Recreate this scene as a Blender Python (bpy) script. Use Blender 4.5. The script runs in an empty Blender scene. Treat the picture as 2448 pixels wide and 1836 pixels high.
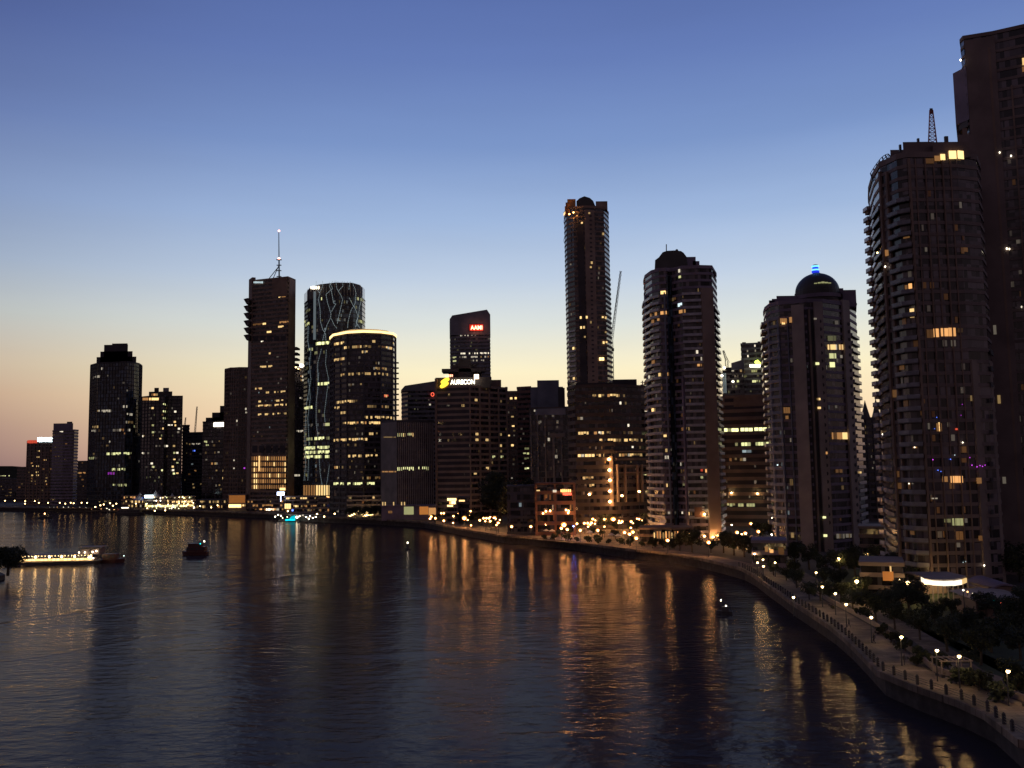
import bpy, math, random
from mathutils import Matrix, Vector
R = math.radians
random.seed(7)
scene = bpy.context.scene
C = scene.collection

# ------------------------------------------------------------------ camera
F = 2160.0; K = F/2000; W, H = 2448.0, 1836.0
CAMZ = 36.0
PITCH = math.atan(200 / F); ROLL = -R(.83)
ROT = Matrix.Rotation(R(90) + PITCH, 3, 'X') @ Matrix.Rotation(ROLL, 3, 'Z')
cam_d = bpy.data.cameras.new('camera'); cam = bpy.data.objects.new('camera', cam_d); C.objects.link(cam)
cam.location = (0, 0, CAMZ); cam.rotation_euler = ROT.to_euler()
cam_d.sensor_width = 36; cam_d.lens = 36 * F / W; cam_d.clip_start = 0.5; cam_d.clip_end = 30000
scene.camera = cam

def ray(px, py):
    return ROT @ Vector(((px - W/2) / F, -(py - H/2) / F, -1))
def at(px, py, Y):
    d = ray(px, py); t = Y*K / d.y
    return Vector((d.x*t, Y*K, CAMZ + d.z*t))
def ground(px, py, z=0.0):
    d = ray(px, py); t = (z - CAMZ) / d.z
    return Vector((d.x*t, d.y*t, z))
LAND = 3.6

# ------------------------------------------------------------------ materials
MATS = {}
def nodes_of(name):
    m = bpy.data.materials.new(name); m.use_nodes = True
    nt = m.node_tree; b = nt.nodes['Principled BSDF']
    return m, nt, b
def wall_mat(name, col, rough=0.8, var=0.25, scale=0.15, metallic=0.0):
    if name in MATS: return MATS[name]
    m, nt, b = nodes_of(name)
    geo = nt.nodes.new('ShaderNodeNewGeometry')
    n = nt.nodes.new('ShaderNodeTexNoise'); n.inputs['Scale'].default_value = scale; n.inputs['Detail'].default_value = 6
    nt.links.new(geo.outputs['Position'], n.inputs['Vector'])
    r = nt.nodes.new('ShaderNodeValToRGB')
    r.color_ramp.elements[0].position = 0.3; r.color_ramp.elements[1].position = 0.75
    r.color_ramp.elements[0].color = tuple(c*(1-var) for c in col) + (1,)
    r.color_ramp.elements[1].color = tuple(min(1, c*(1+var)) for c in col) + (1,)
    nt.links.new(n.outputs['Fac'], r.inputs['Fac']); nt.links.new(r.outputs['Color'], b.inputs['Base Color'])
    b.inputs['Roughness'].default_value = rough; b.inputs['Metallic'].default_value = metallic
    MATS[name] = m; return m
def glass_mat(name, col, rough=0.12, cell=(1.6, 1.6, 3.3), amp=1.0):
    # dark panes, each with its own tone (curtains, blinds, unlit rooms)
    if name in MATS: return MATS[name]
    m, nt, b = nodes_of(name)
    geo = nt.nodes.new('ShaderNodeNewGeometry')
    dv = nt.nodes.new('ShaderNodeVectorMath'); dv.operation = 'DIVIDE'; dv.inputs[1].default_value = cell
    fl = nt.nodes.new('ShaderNodeVectorMath'); fl.operation = 'FLOOR'
    wn = nt.nodes.new('ShaderNodeTexWhiteNoise'); wn.noise_dimensions = '3D'
    r = nt.nodes.new('ShaderNodeValToRGB')
    e = r.color_ramp.elements
    e[0].position = 0.35; e[0].color = tuple(c*0.35 for c in col) + (1,)
    e[1].position = 1.0; e[1].color = tuple(c*(1+2.2*amp) for c in col) + (1,)
    nt.links.new(geo.outputs['Position'], dv.inputs[0]); nt.links.new(dv.outputs[0], fl.inputs[0])
    nt.links.new(fl.outputs[0], wn.inputs['Vector']); nt.links.new(wn.outputs['Value'], r.inputs['Fac'])
    nt.links.new(r.outputs['Color'], b.inputs['Base Color'])
    b.inputs['Roughness'].default_value = rough
    MATS[name] = m; return m
def emit(name, col, s):
    if name in MATS: return MATS[name]
    m, nt, b = nodes_of(name)
    b.inputs['Base Color'].default_value = tuple(c*.4 for c in col) + (1,)
    b.inputs['Emission Color'].default_value = tuple(col) + (1,)
    b.inputs['Emission Strength'].default_value = s
    MATS[name] = m; return m
M_conc = wall_mat('concrete', (.24, .21, .20)); M_dark = wall_mat('dark_stone', (.10, .09, .095))
M_brown = wall_mat('brown_concrete', (.24, .165, .13)); M_tan = wall_mat('tan_render', (.30, .22, .18))
M_grey = wall_mat('grey_panel', (.20, .20, .23)); M_brick = wall_mat('brick', (.26, .12, .075))
M_blue = wall_mat('blue_grey_panel', (.22, .23, .29)); M_cream = wall_mat('cream_render', (.40, .32, .27))
M_white = wall_mat('white_paint', (.62, .60, .58), .5, .1); M_metal = wall_mat('dark_steel', (.07, .07, .08), .45, .2, 1, .4)
M_black = wall_mat('black_cladding', (.06, .054, .058)); M_red = wall_mat('red_hull_paint', (.085, .024, .022), .5); M_pale = wall_mat('pale_stone', (.40, .33, .30)); M_umber = wall_mat('umber_render', (.20, .15, .14))
M_mauve = wall_mat('mauve_render', (.24, .19, .25))
M_pave = wall_mat('paving', (.235, .175, .13), .85, .55, .22)
def add_joints(m, sx=1.2, sy=.6):
    nt = m.node_tree; b = nt.nodes['Principled BSDF']; src = b.inputs['Base Color'].links[0].from_socket
    geo = nt.nodes.new('ShaderNodeNewGeometry'); br = nt.nodes.new('ShaderNodeTexBrick'); br.inputs['Scale'].default_value = 1
    br.inputs['Brick Width'].default_value = sx; br.inputs['Row Height'].default_value = sy; br.inputs['Mortar Size'].default_value = .04
    br.inputs['Color1'].default_value = (1, 1, 1, 1); br.inputs['Color2'].default_value = (.62, .6, .58, 1); br.inputs['Mortar'].default_value = (.35, .33, .3, 1)
    mx = nt.nodes.new('ShaderNodeMix'); mx.data_type = 'RGBA'; mx.blend_type = 'MULTIPLY'; mx.inputs[0].default_value = 1
    nt.links.new(geo.outputs['Position'], br.inputs['Vector']); nt.links.new(src, mx.inputs[6]); nt.links.new(br.outputs['Color'], mx.inputs[7]); nt.links.new(mx.outputs[2], b.inputs['Base Color'])
add_joints(M_pave, 2.4, 1.2)
M_wood = wall_mat('deck_timber', (.18, .13, .10), .8, .35, 1.2)
M_sea = wall_mat('seawall_stone', (.06, .05, .05), .9, .4, .6); M_copper = wall_mat('dome_metal', (.06, .055, .05), .5)
M_glass = glass_mat('dark_glass', (.04, .035, .04)); M_glassb = glass_mat('blue_glass', (.03, .045, .065), .08)
M_glassr = glass_mat('flat_glass', (.05, .04, .045), .2, (1.3, 1.3, 3.1), 1.2)
M_rail = wall_mat('balustrade_glass', (.42, .40, .45), .25, .25, .6)
COL = {'y': (1, .66, .26), 'w': (1, .88, .66), 'g': (.92, .92, .42), 'o': (1, .36, .08), 'c': (.75, .95, 1),
       'r': (1, .12, .06), 'm': (.6, .06, .8), 'b': (.1, .2, 1), 't': (0, .85, .9), 'a': (1, .48, .16)}
def E(c, s): return emit('glow_%s_%g' % ({'y': 'yellow', 'w': 'white', 'g': 'greenish', 'o': 'orange', 'c': 'cool', 'r': 'red', 'm': 'magenta', 'b': 'blue', 't': 'turquoise', 'a': 'amber'}[c], s), COL[c], s)

# ------------------------------------------------------------------ mesh builder
class MB:
    def __init__(s): s.v = []; s.f = []; s.mi = []
    def face(s, pts, mi=0):
        n = len(s.v); s.v += [tuple(p) for p in pts]; s.f.append(tuple(range(n, n+len(pts)))); s.mi.append(mi)
    def prism(s, poly, z0, z1, mi=0, top=None):
        top = top or poly; n = len(poly); b = len(s.v)
        s.v += [(p[0], p[1], z0) for p in poly]
        s.v += [(p[0], p[1], (p[2] if len(p) > 2 else z1)) for p in top]
        s.f.append(tuple(range(b+n-1, b-1, -1))); s.f.append(tuple(range(b+n, b+2*n)))
        for i in range(n):
            j = (i+1) % n; s.f.append((b+i, b+j, b+n+j, b+n+i))
        s.mi += [mi]*(n+2); return s
    def box(s, c, size, rz=0, mi=0, rx=0):
        hx, hy, hz = size[0]/2, size[1]/2, size[2]/2
        m = Matrix.Rotation(rz, 3, 'Z') @ Matrix.Rotation(rx, 3, 'X')
        P = [Vector(c) + m @ Vector((x*hx, y*hy, z*hz)) for z in (-1, 1) for x, y in ((-1, -1), (1, -1), (1, 1), (-1, 1))]
        b = len(s.v); s.v += [tuple(p) for p in P]
        for q in ((3, 2, 1, 0), (4, 5, 6, 7), (0, 1, 5, 4), (1, 2, 6, 5), (2, 3, 7, 6), (3, 0, 4, 7)): s.f.append(tuple(b+k for k in q))
        s.mi += [mi]*6; return s
    def tube(s, a, b_, r0, r1=None, n=6, mi=0):
        r1 = r0 if r1 is None else r1
        a = Vector(a); b_ = Vector(b_); d = (b_-a).normalized()
        u = d.orthogonal().normalized(); w = d.cross(u); b = len(s.v)
        for p, r in ((a, r0), (b_, r1)):
            for k in range(n):
                t = 2*math.pi*k/n; s.v.append(tuple(p + u*math.cos(t)*r + w*math.sin(t)*r))
        s.f.append(tuple(range(b+n-1, b-1, -1))); s.f.append(tuple(range(b+n, b+2*n)))
        for i in range(n):
            j = (i+1) % n; s.f.append((b+i, b+j, b+n+j, b+n+i))
        s.mi += [mi]*(n+2); return s
    def lathe(s, c, prof, n=16, mi=0):
        b = len(s.v)
        for r, z in prof:
            for k in range(n):
                t = 2*math.pi*k/n; s.v.append((c[0]+r*math.cos(t), c[1]+r*math.sin(t), c[2]+z))
        for q in range(len(prof)-1):
            for k in range(n):
                j = (k+1) % n; s.f.append((b+q*n+k, b+q*n+j, b+(q+1)*n+j, b+(q+1)*n+k)); s.mi.append(mi)
        s.f.append(tuple(range(b+n-1, b-1, -1))); s.f.append(tuple(range(b+(len(prof)-1)*n, b+len(prof)*n))); s.mi += [mi, mi]
        return s
    def mesh(s, name, mats, smooth=False):
        me = bpy.data.meshes.new(name); me.from_pydata(s.v, [], s.f)
        for m in (mats if isinstance(mats, (list, tuple)) else [mats]): me.materials.append(m)
        me.polygons.foreach_set('material_index', s.mi)
        if smooth: me.polygons.foreach_set('use_smooth', [True]*len(s.f))
        me.update(); return me
    def build(s, name, mats, parent=None, smooth=False, label=None):
        o = bpy.data.objects.new(name, s.mesh(name, mats, smooth)); C.objects.link(o)
        if parent is not None: 
            o.parent = parent; o.matrix_parent_inverse = Matrix.Translation(-parent.location)
        if label: o['label'] = label
        return o
def tag(o, label=None, cat=None, group=None, kind=None):
    if label: o['label'] = label
    if cat: o['category'] = cat
    if group: o['group'] = group
    if kind: o['kind'] = kind
    return o
def thing(name, label, cat, loc=(0, 0, 0), group=None):
    o = bpy.data.objects.new(name, None); C.objects.link(o); o.location = loc; o.empty_display_size = 1
    return tag(o, label, cat, group)
def copy_tree(o, parent=None):
    c = o.copy(); C.objects.link(c)
    if parent is not None: c.parent = parent
    for ch in o.children: copy_tree(ch, c)
    return c
ORD = ['first', 'second', 'third', 'fourth', 'fifth', 'sixth', 'seventh', 'eighth', 'ninth', 'tenth', 'eleventh', 'twelfth', 'thirteenth', 'fourteenth', 'fifteenth', 'sixteenth', 'seventeenth', 'eighteenth', 'nineteenth', 'twentieth']
def nth(i):
    if i < 20: return ORD[i]
    t = ['twenty', 'thirty', 'forty', 'fifty', 'sixty', 'seventy', 'eighty', 'ninety'][(i+1)//10-2]
    k = (i+1) % 10
    return t.replace('y', 'ieth') if k == 0 else t + '-' + ORD[k-1]

# ------------------------------------------------------------------ facade helpers
def offset(poly, d):
    n = len(poly); out = []
    for i in range(n):
        p0, p, p1 = Vector(poly[i-1][:2]), Vector(poly[i][:2]), Vector(poly[(i+1) % n][:2])
        a = (p-p0).normalized(); b = (p1-p).normalized()
        na = Vector((a.y, -a.x)); nb = Vector((b.y, -b.x)); m = na+nb
        k = m.length_squared
        m = m * (2/k) if k > .5 else na
        out.append((p.x+m.x*d, p.y+m.y*d))
    return out
def footprint(front, pyref, depth):
    # visible corners from left to right as (column, distance); the back is closed behind them
    fr = [at(px, pyref, Y) for px, Y in front]
    fr = [Vector((p.x, p.y)) for p in fr]
    a, b = fr[0], fr[-1]; mid = (a+b)/2
    def back(p):
        q = p + p.normalized()*depth; return q + (mid + mid.normalized()*depth - q)*.08
    return [tuple(p) for p in fr + [back(b), back(a)]]
def hit(poly, px, py):
    d = ray(px, py); best = None
    n = len(poly)
    for i in range(n):
        a = Vector(poly[i][:2]); b = Vector(poly[(i+1) % n][:2]); e = b-a
        det = d.x*(-e.y) + e.x*d.y
        if abs(det) < 1e-9: continue
        t = (a.x*(-e.y) + e.x*a.y)/det; u = (d.x*a.y - d.y*a.x)/det
        if t > 1 and -0.001 <= u <= 1.001 and (best is None or t < best[0]):
            nn = Vector((e.y, -e.x)).normalized()
            best = (t, Vector((d.x*t, d.y*t, CAMZ+d.z*t)), nn, i, u*e.length, e.length)
    return best

class Bld:
    """a tower: glazed core, a wall band at each floor, piers, parapet, lit windows"""
    def __init__(s, name, label, front, pyref, ytop, depth=25, fh=3.6, sp=.42, out=.35, wall=M_conc, glass=M_glass,
                 pier=0, pierw=.5, pout=None, group=None, cat='tower', zb=LAND, xtop=None, bands=True, parapet=1.2, zt=None, edges=None, ptop=True):
        s.poly = footprint(front, pyref, depth); s.fh = fh; s.sp = sp; s.out = out; s.wall = wall; s.zb = zb
        cx = sum(p[0] for p in s.poly)/len(s.poly); cy = sum(p[1] for p in s.poly)/len(s.poly)
        if zt is None:
            if xtop is None: xtop = front[len(front)//2][0]
            h = hit(s.poly, xtop, ytop)
            zt = h[1].z if h else at(xtop, ytop, front[len(front)//2][1]).z
        s.n = max(1, round((zt-zb)/fh)); s.fh = fh = (zt-zb)/s.n; s.zt = zt
        s.o = thing(name, label, cat, (cx, cy, zb), group)
        MB().prism(offset(s.poly, 0), zb-.5, zt-.05).build('glazing', glass, s.o)
        if bands:
            for k in range(s.n):
                z = zb + k*fh
                MB().prism(offset(s.poly, out), z, z+fh*sp).build('floor_band', wall, s.o)
        if ptop: MB().prism(offset(s.poly, out+.1), zt-.3, zt+parapet).build('parapet', wall, s.o)
        if pier:
            po = pout if pout is not None else out+.12
            n = len(s.poly)
            for i in range(n):
                a = Vector(s.poly[i]); b = Vector(s.poly[(i+1) % n]); e = b-a
                nn = Vector((e.y, -e.x)).normalized()
                if nn.dot(-a) <= 0 or (edges and i not in edges): continue
                k = max(1, round(e.length/pier)); ang = math.atan2(e.y, e.x)
                for j in range(k+1 if (i == n-4 or (edges and i+1 not in edges)) else k):
                    p = a + e*j/k + nn*po/2
                    MB().box((p.x, p.y, (zb+zt)/2+.2), (pierw, po+.3, zt-zb+.35), ang).build('pier', wall, s.o)
    def box_at(s, name, x0, x1, y0, y1, mat, out=.6, deep=2.0, label=None, zb=None):
        """a slab proud of the facade between photo columns/rows"""
        a = hit(s.poly, x0, (y0+y1)/2); b = hit(s.poly, x1, (y0+y1)/2)
        if not a or not b: return None
        c0 = hit(s.poly, (x0+x1)/2, y0); c1 = hit(s.poly, (x0+x1)/2, y1)
        z1 = c0[1].z if c0 else a[1].z; z0 = zb if zb is not None else c1[1].z
        e = (b[1]-a[1]); e.z = 0; ang = math.atan2(e.y, e.x); nn = Vector((e.y, -e.x, 0)).normalized()
        m = (a[1]+b[1])/2; m.z = (z0+z1)/2; m += nn*(out-deep/2)
        return MB().box(m, (e.length, deep, abs(z1-z0)), ang).build(name, mat, s.o, label=label)
    def lit(s, x0, y0, x1, y1, c='y', lv=1.5, snap=True, name='lit_window', off=.16, pane=None, dens=1, jit=.5, label=None):
        lv = round(lv*.74, 3) if lv < 2.9 else lv
        mb = MB(); mats = [E(c, lv), E(random.choice('yaw') if c in 'yaw' else c, round(lv*.42, 2)), E(c, round(lv*.16, 2))]
        ym = (y0+y1)/2
        h0 = hit(s.poly, x0, ym); h1 = hit(s.poly, x1, ym)
        if not h0 or not h1: return
        L = (h1[1]-h0[1]).length; pane = pane or 1.5
        n = max(1, round(L/pane)); cnt = 0
        for k in range(n):
            if random.random() > dens: continue
            px = x0 + (x1-x0)*(k+.5)/n
            h = hit(s.poly, px, ym)
            if not h: continue
            if snap:
                f = math.floor((h[1].z-s.zb)/s.fh); f = max(0, min(s.n-1, f))
                z0 = s.zb+(f+s.sp)*s.fh+.05; z1 = s.zb+(f+1)*s.fh-.03
            else:
                z1 = hit(s.poly, px, y0)[1].z; z0 = hit(s.poly, px, y1)[1].z
            nn = h[2]; p = h[1].copy(); p.z = (z0+z1)/2; p += Vector((nn.x, nn.y, 0))*off
            ang = math.atan2(nn.x, -nn.y)
            w = L/n*(.86 if n > 1 else 1)
            zz = (z1-z0)
            if snap and s.fh*s.sp < 2: zz *= .78; p.z += (z1-z0)*.06
            if snap and random.random() < .3: zz *= .7; p.z += (z1-z0)*.15
            mb.box(p, (w, .12, zz), ang, mi=random.choice((0, 0, 1, 2)) if random.random() < jit else 0); cnt += 1
        if cnt: return mb.build(name, mats, s.o, label=label)
    def row(s, x0, x1, y, c='y', lv=1.2, dens=.8, step=14, jit=.7):
        x = x0
        while x < x1-2:
            w = min(x1-x, step*random.uniform(.5, 1.6)); s.lit(x, y, x+w-1, y, c, lv, dens=dens, jit=jit); x += w + (random.random() < .35)*random.uniform(1, 6)
    def scatter(s, n, x0, x1, y0, y1, cols='yyw', lo=.08, hi=.8, w=(1.5, 5), seed=0):
        rr = random.Random(seed + int(x0*7+y0))
        for k in range(int(n*.75)):
            x = rr.uniform(x0, x1); y = rr.uniform(y0, y1); lv = .7*lo*(hi/lo)**(rr.random()**1.6)
            lv = min((.02, .04, .08, .15, .3, .6, 1, 1.5), key=lambda q: abs(q-lv))
            s.lit(x, y, min(x1, x+rr.uniform(*w)), y, rr.choice(cols), lv, jit=.3)
    def balconies(s, i0, i1, d=1.5, k0=1, k1=None, mat=M_conc, rail=M_rail, rh=1.05, closed=True, t=.25, lv=0):
        """one balcony per floor along footprint corners i0..i1"""
        off = offset(s.poly, d); inn = offset(s.poly, .2)
        path = off[i0:i1+1]; wallp = inn[i0:i1+1]
        for k in range(k0, (k1 or s.n)):
            z = s.zb + k*s.fh
            mb = MB(); mb.prism(path + wallp[::-1], z-.06, z-.06+t)
            bo = mb.build('balcony', mat, s.o)
            r = MB()
            for a, b in zip([wallp[0]]+path, path+[wallp[-1]]):
                a = Vector(a); b = Vector(b); e = b-a
                if e.length < .05: continue
                r.box(((a.x+b.x)/2, (a.y+b.y)/2, z+t+rh/2-.06), (e.length, .06, rh), math.atan2(e.y, e.x))
            r.build('balustrade', rail, bo)
            # the balcony's mesh is in world coordinates, so is the rail's: same local frame
    def roofblock(s, name, x0, x1, ytop, Y0, deep=10, mat=M_dark, zb=None, label=None):
        p = footprint([(x0, Y0), (x1, Y0)], ytop, deep)
        z = at((x0+x1)/2, ytop, Y0).z
        return MB().prism(p, (zb if zb is not None else s.zt-.2), z).build(name, mat, s.o, label=label)

def text_mesh(word, name, mat, w, h, parent, pos, nn, extr=.15):
    cu = bpy.data.curves.new(name, 'FONT'); cu.body = word; cu.extrude = extr; cu.offset = .012
    t = bpy.data.objects.new('tmp', cu); C.objects.link(t)
    bpy.context.view_layer.update()
    me = bpy.data.meshes.new_from_object(t.evaluated_get(bpy.context.evaluated_depsgraph_get()))
    bpy.data.objects.remove(t); me.materials.clear(); me.materials.append(mat)
    xs = [v.co.x for v in me.vertices]; ys = [v.co.y for v in me.vertices]
    cx, cy = (min(xs)+max(xs))/2, (min(ys)+max(ys))/2
    sx, sy = w/(max(xs)-min(xs)), h/(max(ys)-min(ys))
    m = Matrix.Translation(pos) @ Matrix.Rotation(math.atan2(nn[0], -nn[1]), 4, 'Z') @ Matrix.Rotation(R(90), 4, 'X')
    for v in me.vertices: v.co = m @ Vector(((v.co.x-cx)*sx, (v.co.y-cy)*sy, v.co.z))
    o = bpy.data.objects.new(name, me); C.objects.link(o); o.parent = parent; o.matrix_parent_inverse = Matrix.Translation(-parent.location)
    return o
def sign_text(b, word, x0, x1, y0, y1, mat, name='sign_lettering', off=.7):
    h = hit(b.poly, (x0+x1)/2, (y0+y1)/2); a = hit(b.poly, x0, (y0+y1)/2); c = hit(b.poly, x1, (y0+y1)/2)
    w = (c[1]-a[1]).length; hh = hit(b.poly, (x0+x1)/2, y0)[1].z - hit(b.poly, (x0+x1)/2, y1)[1].z
    return text_mesh(word, name, mat, w, hh, b.o, h[1]+Vector((h[2].x, h[2].y, 0))*off, h[2])
def strokes(b, x0, x1, y0, y1, mat, n, name='sign_lettering', off=.7, gap=.3, seed=1):
    """a lit sign too small and blurred to read: separate glowing strokes"""
    rr = random.Random(seed); mb = MB()
    for k in range(n):
        px = x0+(x1-x0)*(k+.5)/n; h = hit(b.poly, px, (y0+y1)/2)
        if not h: continue
        w = (x1-x0)/n/F*h[1].y*(1-gap); hh = (y1-y0)/F*h[1].y*rr.uniform(.75, 1)
        p = h[1]+Vector((h[2].x, h[2].y, 0))*off
        mb.box(p, (w, .2, hh), math.atan2(h[2].x, -h[2].y))
    return mb.build(name, mat, b.o)

# ------------------------------------------------------------------ world: dusk sky
w = bpy.data.worlds.new('World'); scene.world = w; w.use_nodes = True
nt = w.node_tree; nt.nodes.clear()
def N(t, **k):
    n = nt.nodes.new(t)
    for a, b in k.items(): setattr(n, a, b)
    return n
L = nt.links.new
SUN_AZ = math.atan((1620-W/2)/F)          # to the right of straight ahead
tc = N('ShaderNodeTexCoord'); sep = N('ShaderNodeSeparateXYZ'); L(tc.outputs['Generated'], sep.inputs[0])
def ramp(stops):
    r = N('ShaderNodeValToRGB'); r.color_ramp.interpolation = 'EASE' if False else 'LINEAR'
    el = r.color_ramp.elements
    while len(el) < len(stops): el.new(.5)
    for e, (deg, c) in zip(el, stops):
        e.position = max(0, min(1, .05+math.sin(R(deg))*.95))
        e.color = tuple(((v/255+.055)/1.055)**2.4 if v > 10 else v/255/12.92 for v in c) + (1,)
    mr = N('ShaderNodeMath', operation='MULTIPLY_ADD'); mr.inputs[1].default_value = .95; mr.inputs[2].default_value = .05
    L(sep.outputs['Z'], mr.inputs[0]); L(mr.outputs[0], r.inputs['Fac']); return r
warm = ramp([(-2, (120, 90, 80)), (0, (226, 178, 150)), (3, (250, 219, 178)), (6, (249, 237, 198)), (9, (219, 224, 219)), (12, (190, 206, 227)),
             (15.5, (158, 182, 219)), (20, (122, 149, 200)), (25, (99, 123, 182)), (31, (80, 101, 162)), (50, (48, 60, 108)), (90, (30, 38, 76))])
side = ramp([(-2, (60, 45, 55)), (0, (104, 84, 98)), (2.5, (146, 114, 114)), (4.5, (180, 145, 127)), (6.5, (188, 168, 152)), (9, (176, 180, 178)), (12, (150, 165, 188)),
             (15.5, (126, 145, 184)), (20, (98, 116, 166)), (25, (76, 92, 146)), (31, (58, 70, 120)), (50, (44, 54, 100)), (90, (28, 34, 68))])
rear = ramp([(-2, (86, 70, 68)), (0, (112, 92, 91)), (10, (102, 87, 93)), (30, (76, 70, 90)), (90, (30, 34, 62))])
dot = N('ShaderNodeVectorMath', operation='DOT_PRODUCT'); hv = N('ShaderNodeCombineXYZ')
L(sep.outputs['X'], hv.inputs[0]); L(sep.outputs['Y'], hv.inputs[1])
nm = N('ShaderNodeVectorMath', operation='NORMALIZE'); L(hv.outputs[0], nm.inputs[0]); L(nm.outputs[0], dot.inputs[0])
dot.inputs[1].default_value = (math.sin(SUN_AZ), math.cos(SUN_AZ), 0)
def mrange(a, b):
    m = N('ShaderNodeMapRange', interpolation_type='SMOOTHSTEP'); m.inputs[1].default_value = a; m.inputs[2].default_value = b
    L(dot.outputs['Value'], m.inputs[0]); return m
mx = N('ShaderNodeMix', data_type='RGBA'); L(mrange(.66, .985).outputs[0], mx.inputs[0]); L(side.outputs[0], mx.inputs[6]); L(warm.outputs[0], mx.inputs[7])
mx2 = N('ShaderNodeMix', data_type='RGBA'); L(mrange(-.3, .62).outputs[0], mx2.inputs[0]); L(rear.outputs[0], mx2.inputs[6]); L(mx.outputs[2], mx2.inputs[7])
# faint uneven high haze so that the sky is not a perfect gradient
cn = N('ShaderNodeTexNoise'); cn.inputs['Scale'].default_value = 2.2; cn.inputs['Detail'].default_value = 5
sc = N('ShaderNodeVectorMath', operation='MULTIPLY'); sc.inputs[1].default_value = (1, 1, 7); L(tc.outputs['Generated'], sc.inputs[0]); L(sc.outputs[0], cn.inputs['Vector'])
cm = N('ShaderNodeMapRange'); cm.inputs[1].default_value = .3; cm.inputs[2].default_value = .7; cm.inputs[3].default_value = .965; cm.inputs[4].default_value = 1.03
L(cn.outputs['Fac'], cm.inputs[0])
ml = N('ShaderNodeVectorMath', operation='SCALE'); L(mx2.outputs[2], ml.inputs[0]); L(cm.outputs[0], ml.inputs['Scale'])
sky = N('ShaderNodeTexSky'); sky.sky_type = 'NISHITA'; sky.sun_disc = False; sky.sun_elevation = R(-2.5); sky.sun_rotation = SUN_AZ
bg1 = N('ShaderNodeBackground'); L(ml.outputs[0], bg1.inputs[0]); bg1.inputs[1].default_value = 1
bg2 = N('ShaderNodeBackground'); L(sky.outputs[0], bg2.inputs[0]); bg2.inputs[1].default_value = .05
ad = N('ShaderNodeAddShader'); L(bg1.outputs[0], ad.inputs[0]); L(bg2.outputs[0], ad.inputs[1])
out = N('ShaderNodeOutputWorld'); L(ad.outputs[0], out.inputs[0])
sl = bpy.data.lights.new('sun_glow', 'SUN'); sl.energy = .02; sl.angle = R(20); sl.color = (1, .7, .45)
so = bpy.data.objects.new('sun_glow', sl); C.objects.link(so)
so.rotation_euler = (R(88), 0, math.pi-SUN_AZ)
scene.view_settings.view_transform = 'Standard'; scene.view_settings.look = 'None'; scene.view_settings.exposure = 0

# ------------------------------------------------------------------ water, land
m, n_, b = nodes_of('river_water')
b.inputs['Base Color'].default_value = (.012, .012, .016, 1); b.inputs['Roughness'].default_value = .11; b.inputs['IOR'].default_value = 1.33
geo = n_.nodes.new('ShaderNodeNewGeometry')
mp = n_.nodes.new('ShaderNodeMapping'); mp.inputs['Rotation'].default_value = (0, 0, R(12)); mp.inputs['Scale'].default_value = (.55, 1, 1)
n_.links.new(geo.outputs['Position'], mp.inputs[0])
n1 = n_.nodes.new('ShaderNodeTexNoise'); n1.inputs['Scale'].default_value = .42; n1.inputs['Detail'].default_value = 5; n1.inputs['Roughness'].default_value = .55
n2 = n_.nodes.new('ShaderNodeTexNoise'); n2.inputs['Scale'].default_value = .05; n2.inputs['Detail'].default_value = 3; n2.inputs['Distortion'].default_value = .6
n_.links.new(mp.outputs[0], n1.inputs['Vector']); n_.links.new(mp.outputs[0], n2.inputs['Vector'])
# the wakes left by boats cross the left half as long low ridges
a1 = n_.nodes.new('ShaderNodeMath'); a1.operation = 'MULTIPLY_ADD'; a1.inputs[1].default_value = 2.2; n_.links.new(n2.outputs['Fac'], a1.inputs[0]); n_.links.new(n1.outputs['Fac'], a1.inputs[2])
bp = n_.nodes.new('ShaderNodeBump'); bp.inputs['Strength'].default_value = 1; bp.inputs['Distance'].default_value = .25

hsum = a1.outputs[0]
for (wa, wb, ww, wh) in (((0, 1494), (560, 1398), 1.6, .3), ((0, 1580), (520, 1500), 1.2, .16), ((330, 1450), (760, 1385), 1.2, .12)):
    A_, B_ = ground(*wa), ground(*wb); e_ = (B_-A_).normalized(); nv = Vector((-e_.y, e_.x, 0))
    dn = n_.nodes.new('ShaderNodeVectorMath'); dn.operation = 'DOT_PRODUCT'; dn.inputs[1].default_value = nv; n_.links.new(geo.outputs['Position'], dn.inputs[0])
    wob = n_.nodes.new('ShaderNodeMath'); wob.operation = 'MULTIPLY_ADD'; wob.inputs[1].default_value = 9; n_.links.new(n2.outputs['Fac'], wob.inputs[0]); n_.links.new(dn.outputs['Value'], wob.inputs[2])
    sb_ = n_.nodes.new('ShaderNodeMath'); sb_.operation = 'SUBTRACT'; sb_.inputs[1].default_value = A_.dot(nv)+4.5; n_.links.new(wob.outputs[0], sb_.inputs[0])
    ab = n_.nodes.new('ShaderNodeMath'); ab.operation = 'ABSOLUTE'; n_.links.new(sb_.outputs[0], ab.inputs[0])
    pm = n_.nodes.new('ShaderNodeMapRange'); pm.interpolation_type = 'SMOOTHSTEP'; pm.inputs[1].default_value = 0; pm.inputs[2].default_value = ww*1.6; pm.inputs[3].default_value = wh*1.6; pm.inputs[4].default_value = 0
    n_.links.new(ab.outputs[0], pm.inputs[0]); ad_ = n_.nodes.new('ShaderNodeMath'); n_.links.new(hsum, ad_.inputs[0]); n_.links.new(pm.outputs[0], ad_.inputs[1]); hsum = ad_.outputs[0]
n_.links.new(hsum, bp.inputs['Height']); n_.links.new(bp.outputs[0], b.inputs['Normal'])
rr_ = n_.nodes.new('ShaderNodeMapRange'); rr_.inputs[1].default_value = .35; rr_.inputs[2].default_value = .7; rr_.inputs[3].default_value = .07; rr_.inputs[4].default_value = .16
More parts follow.
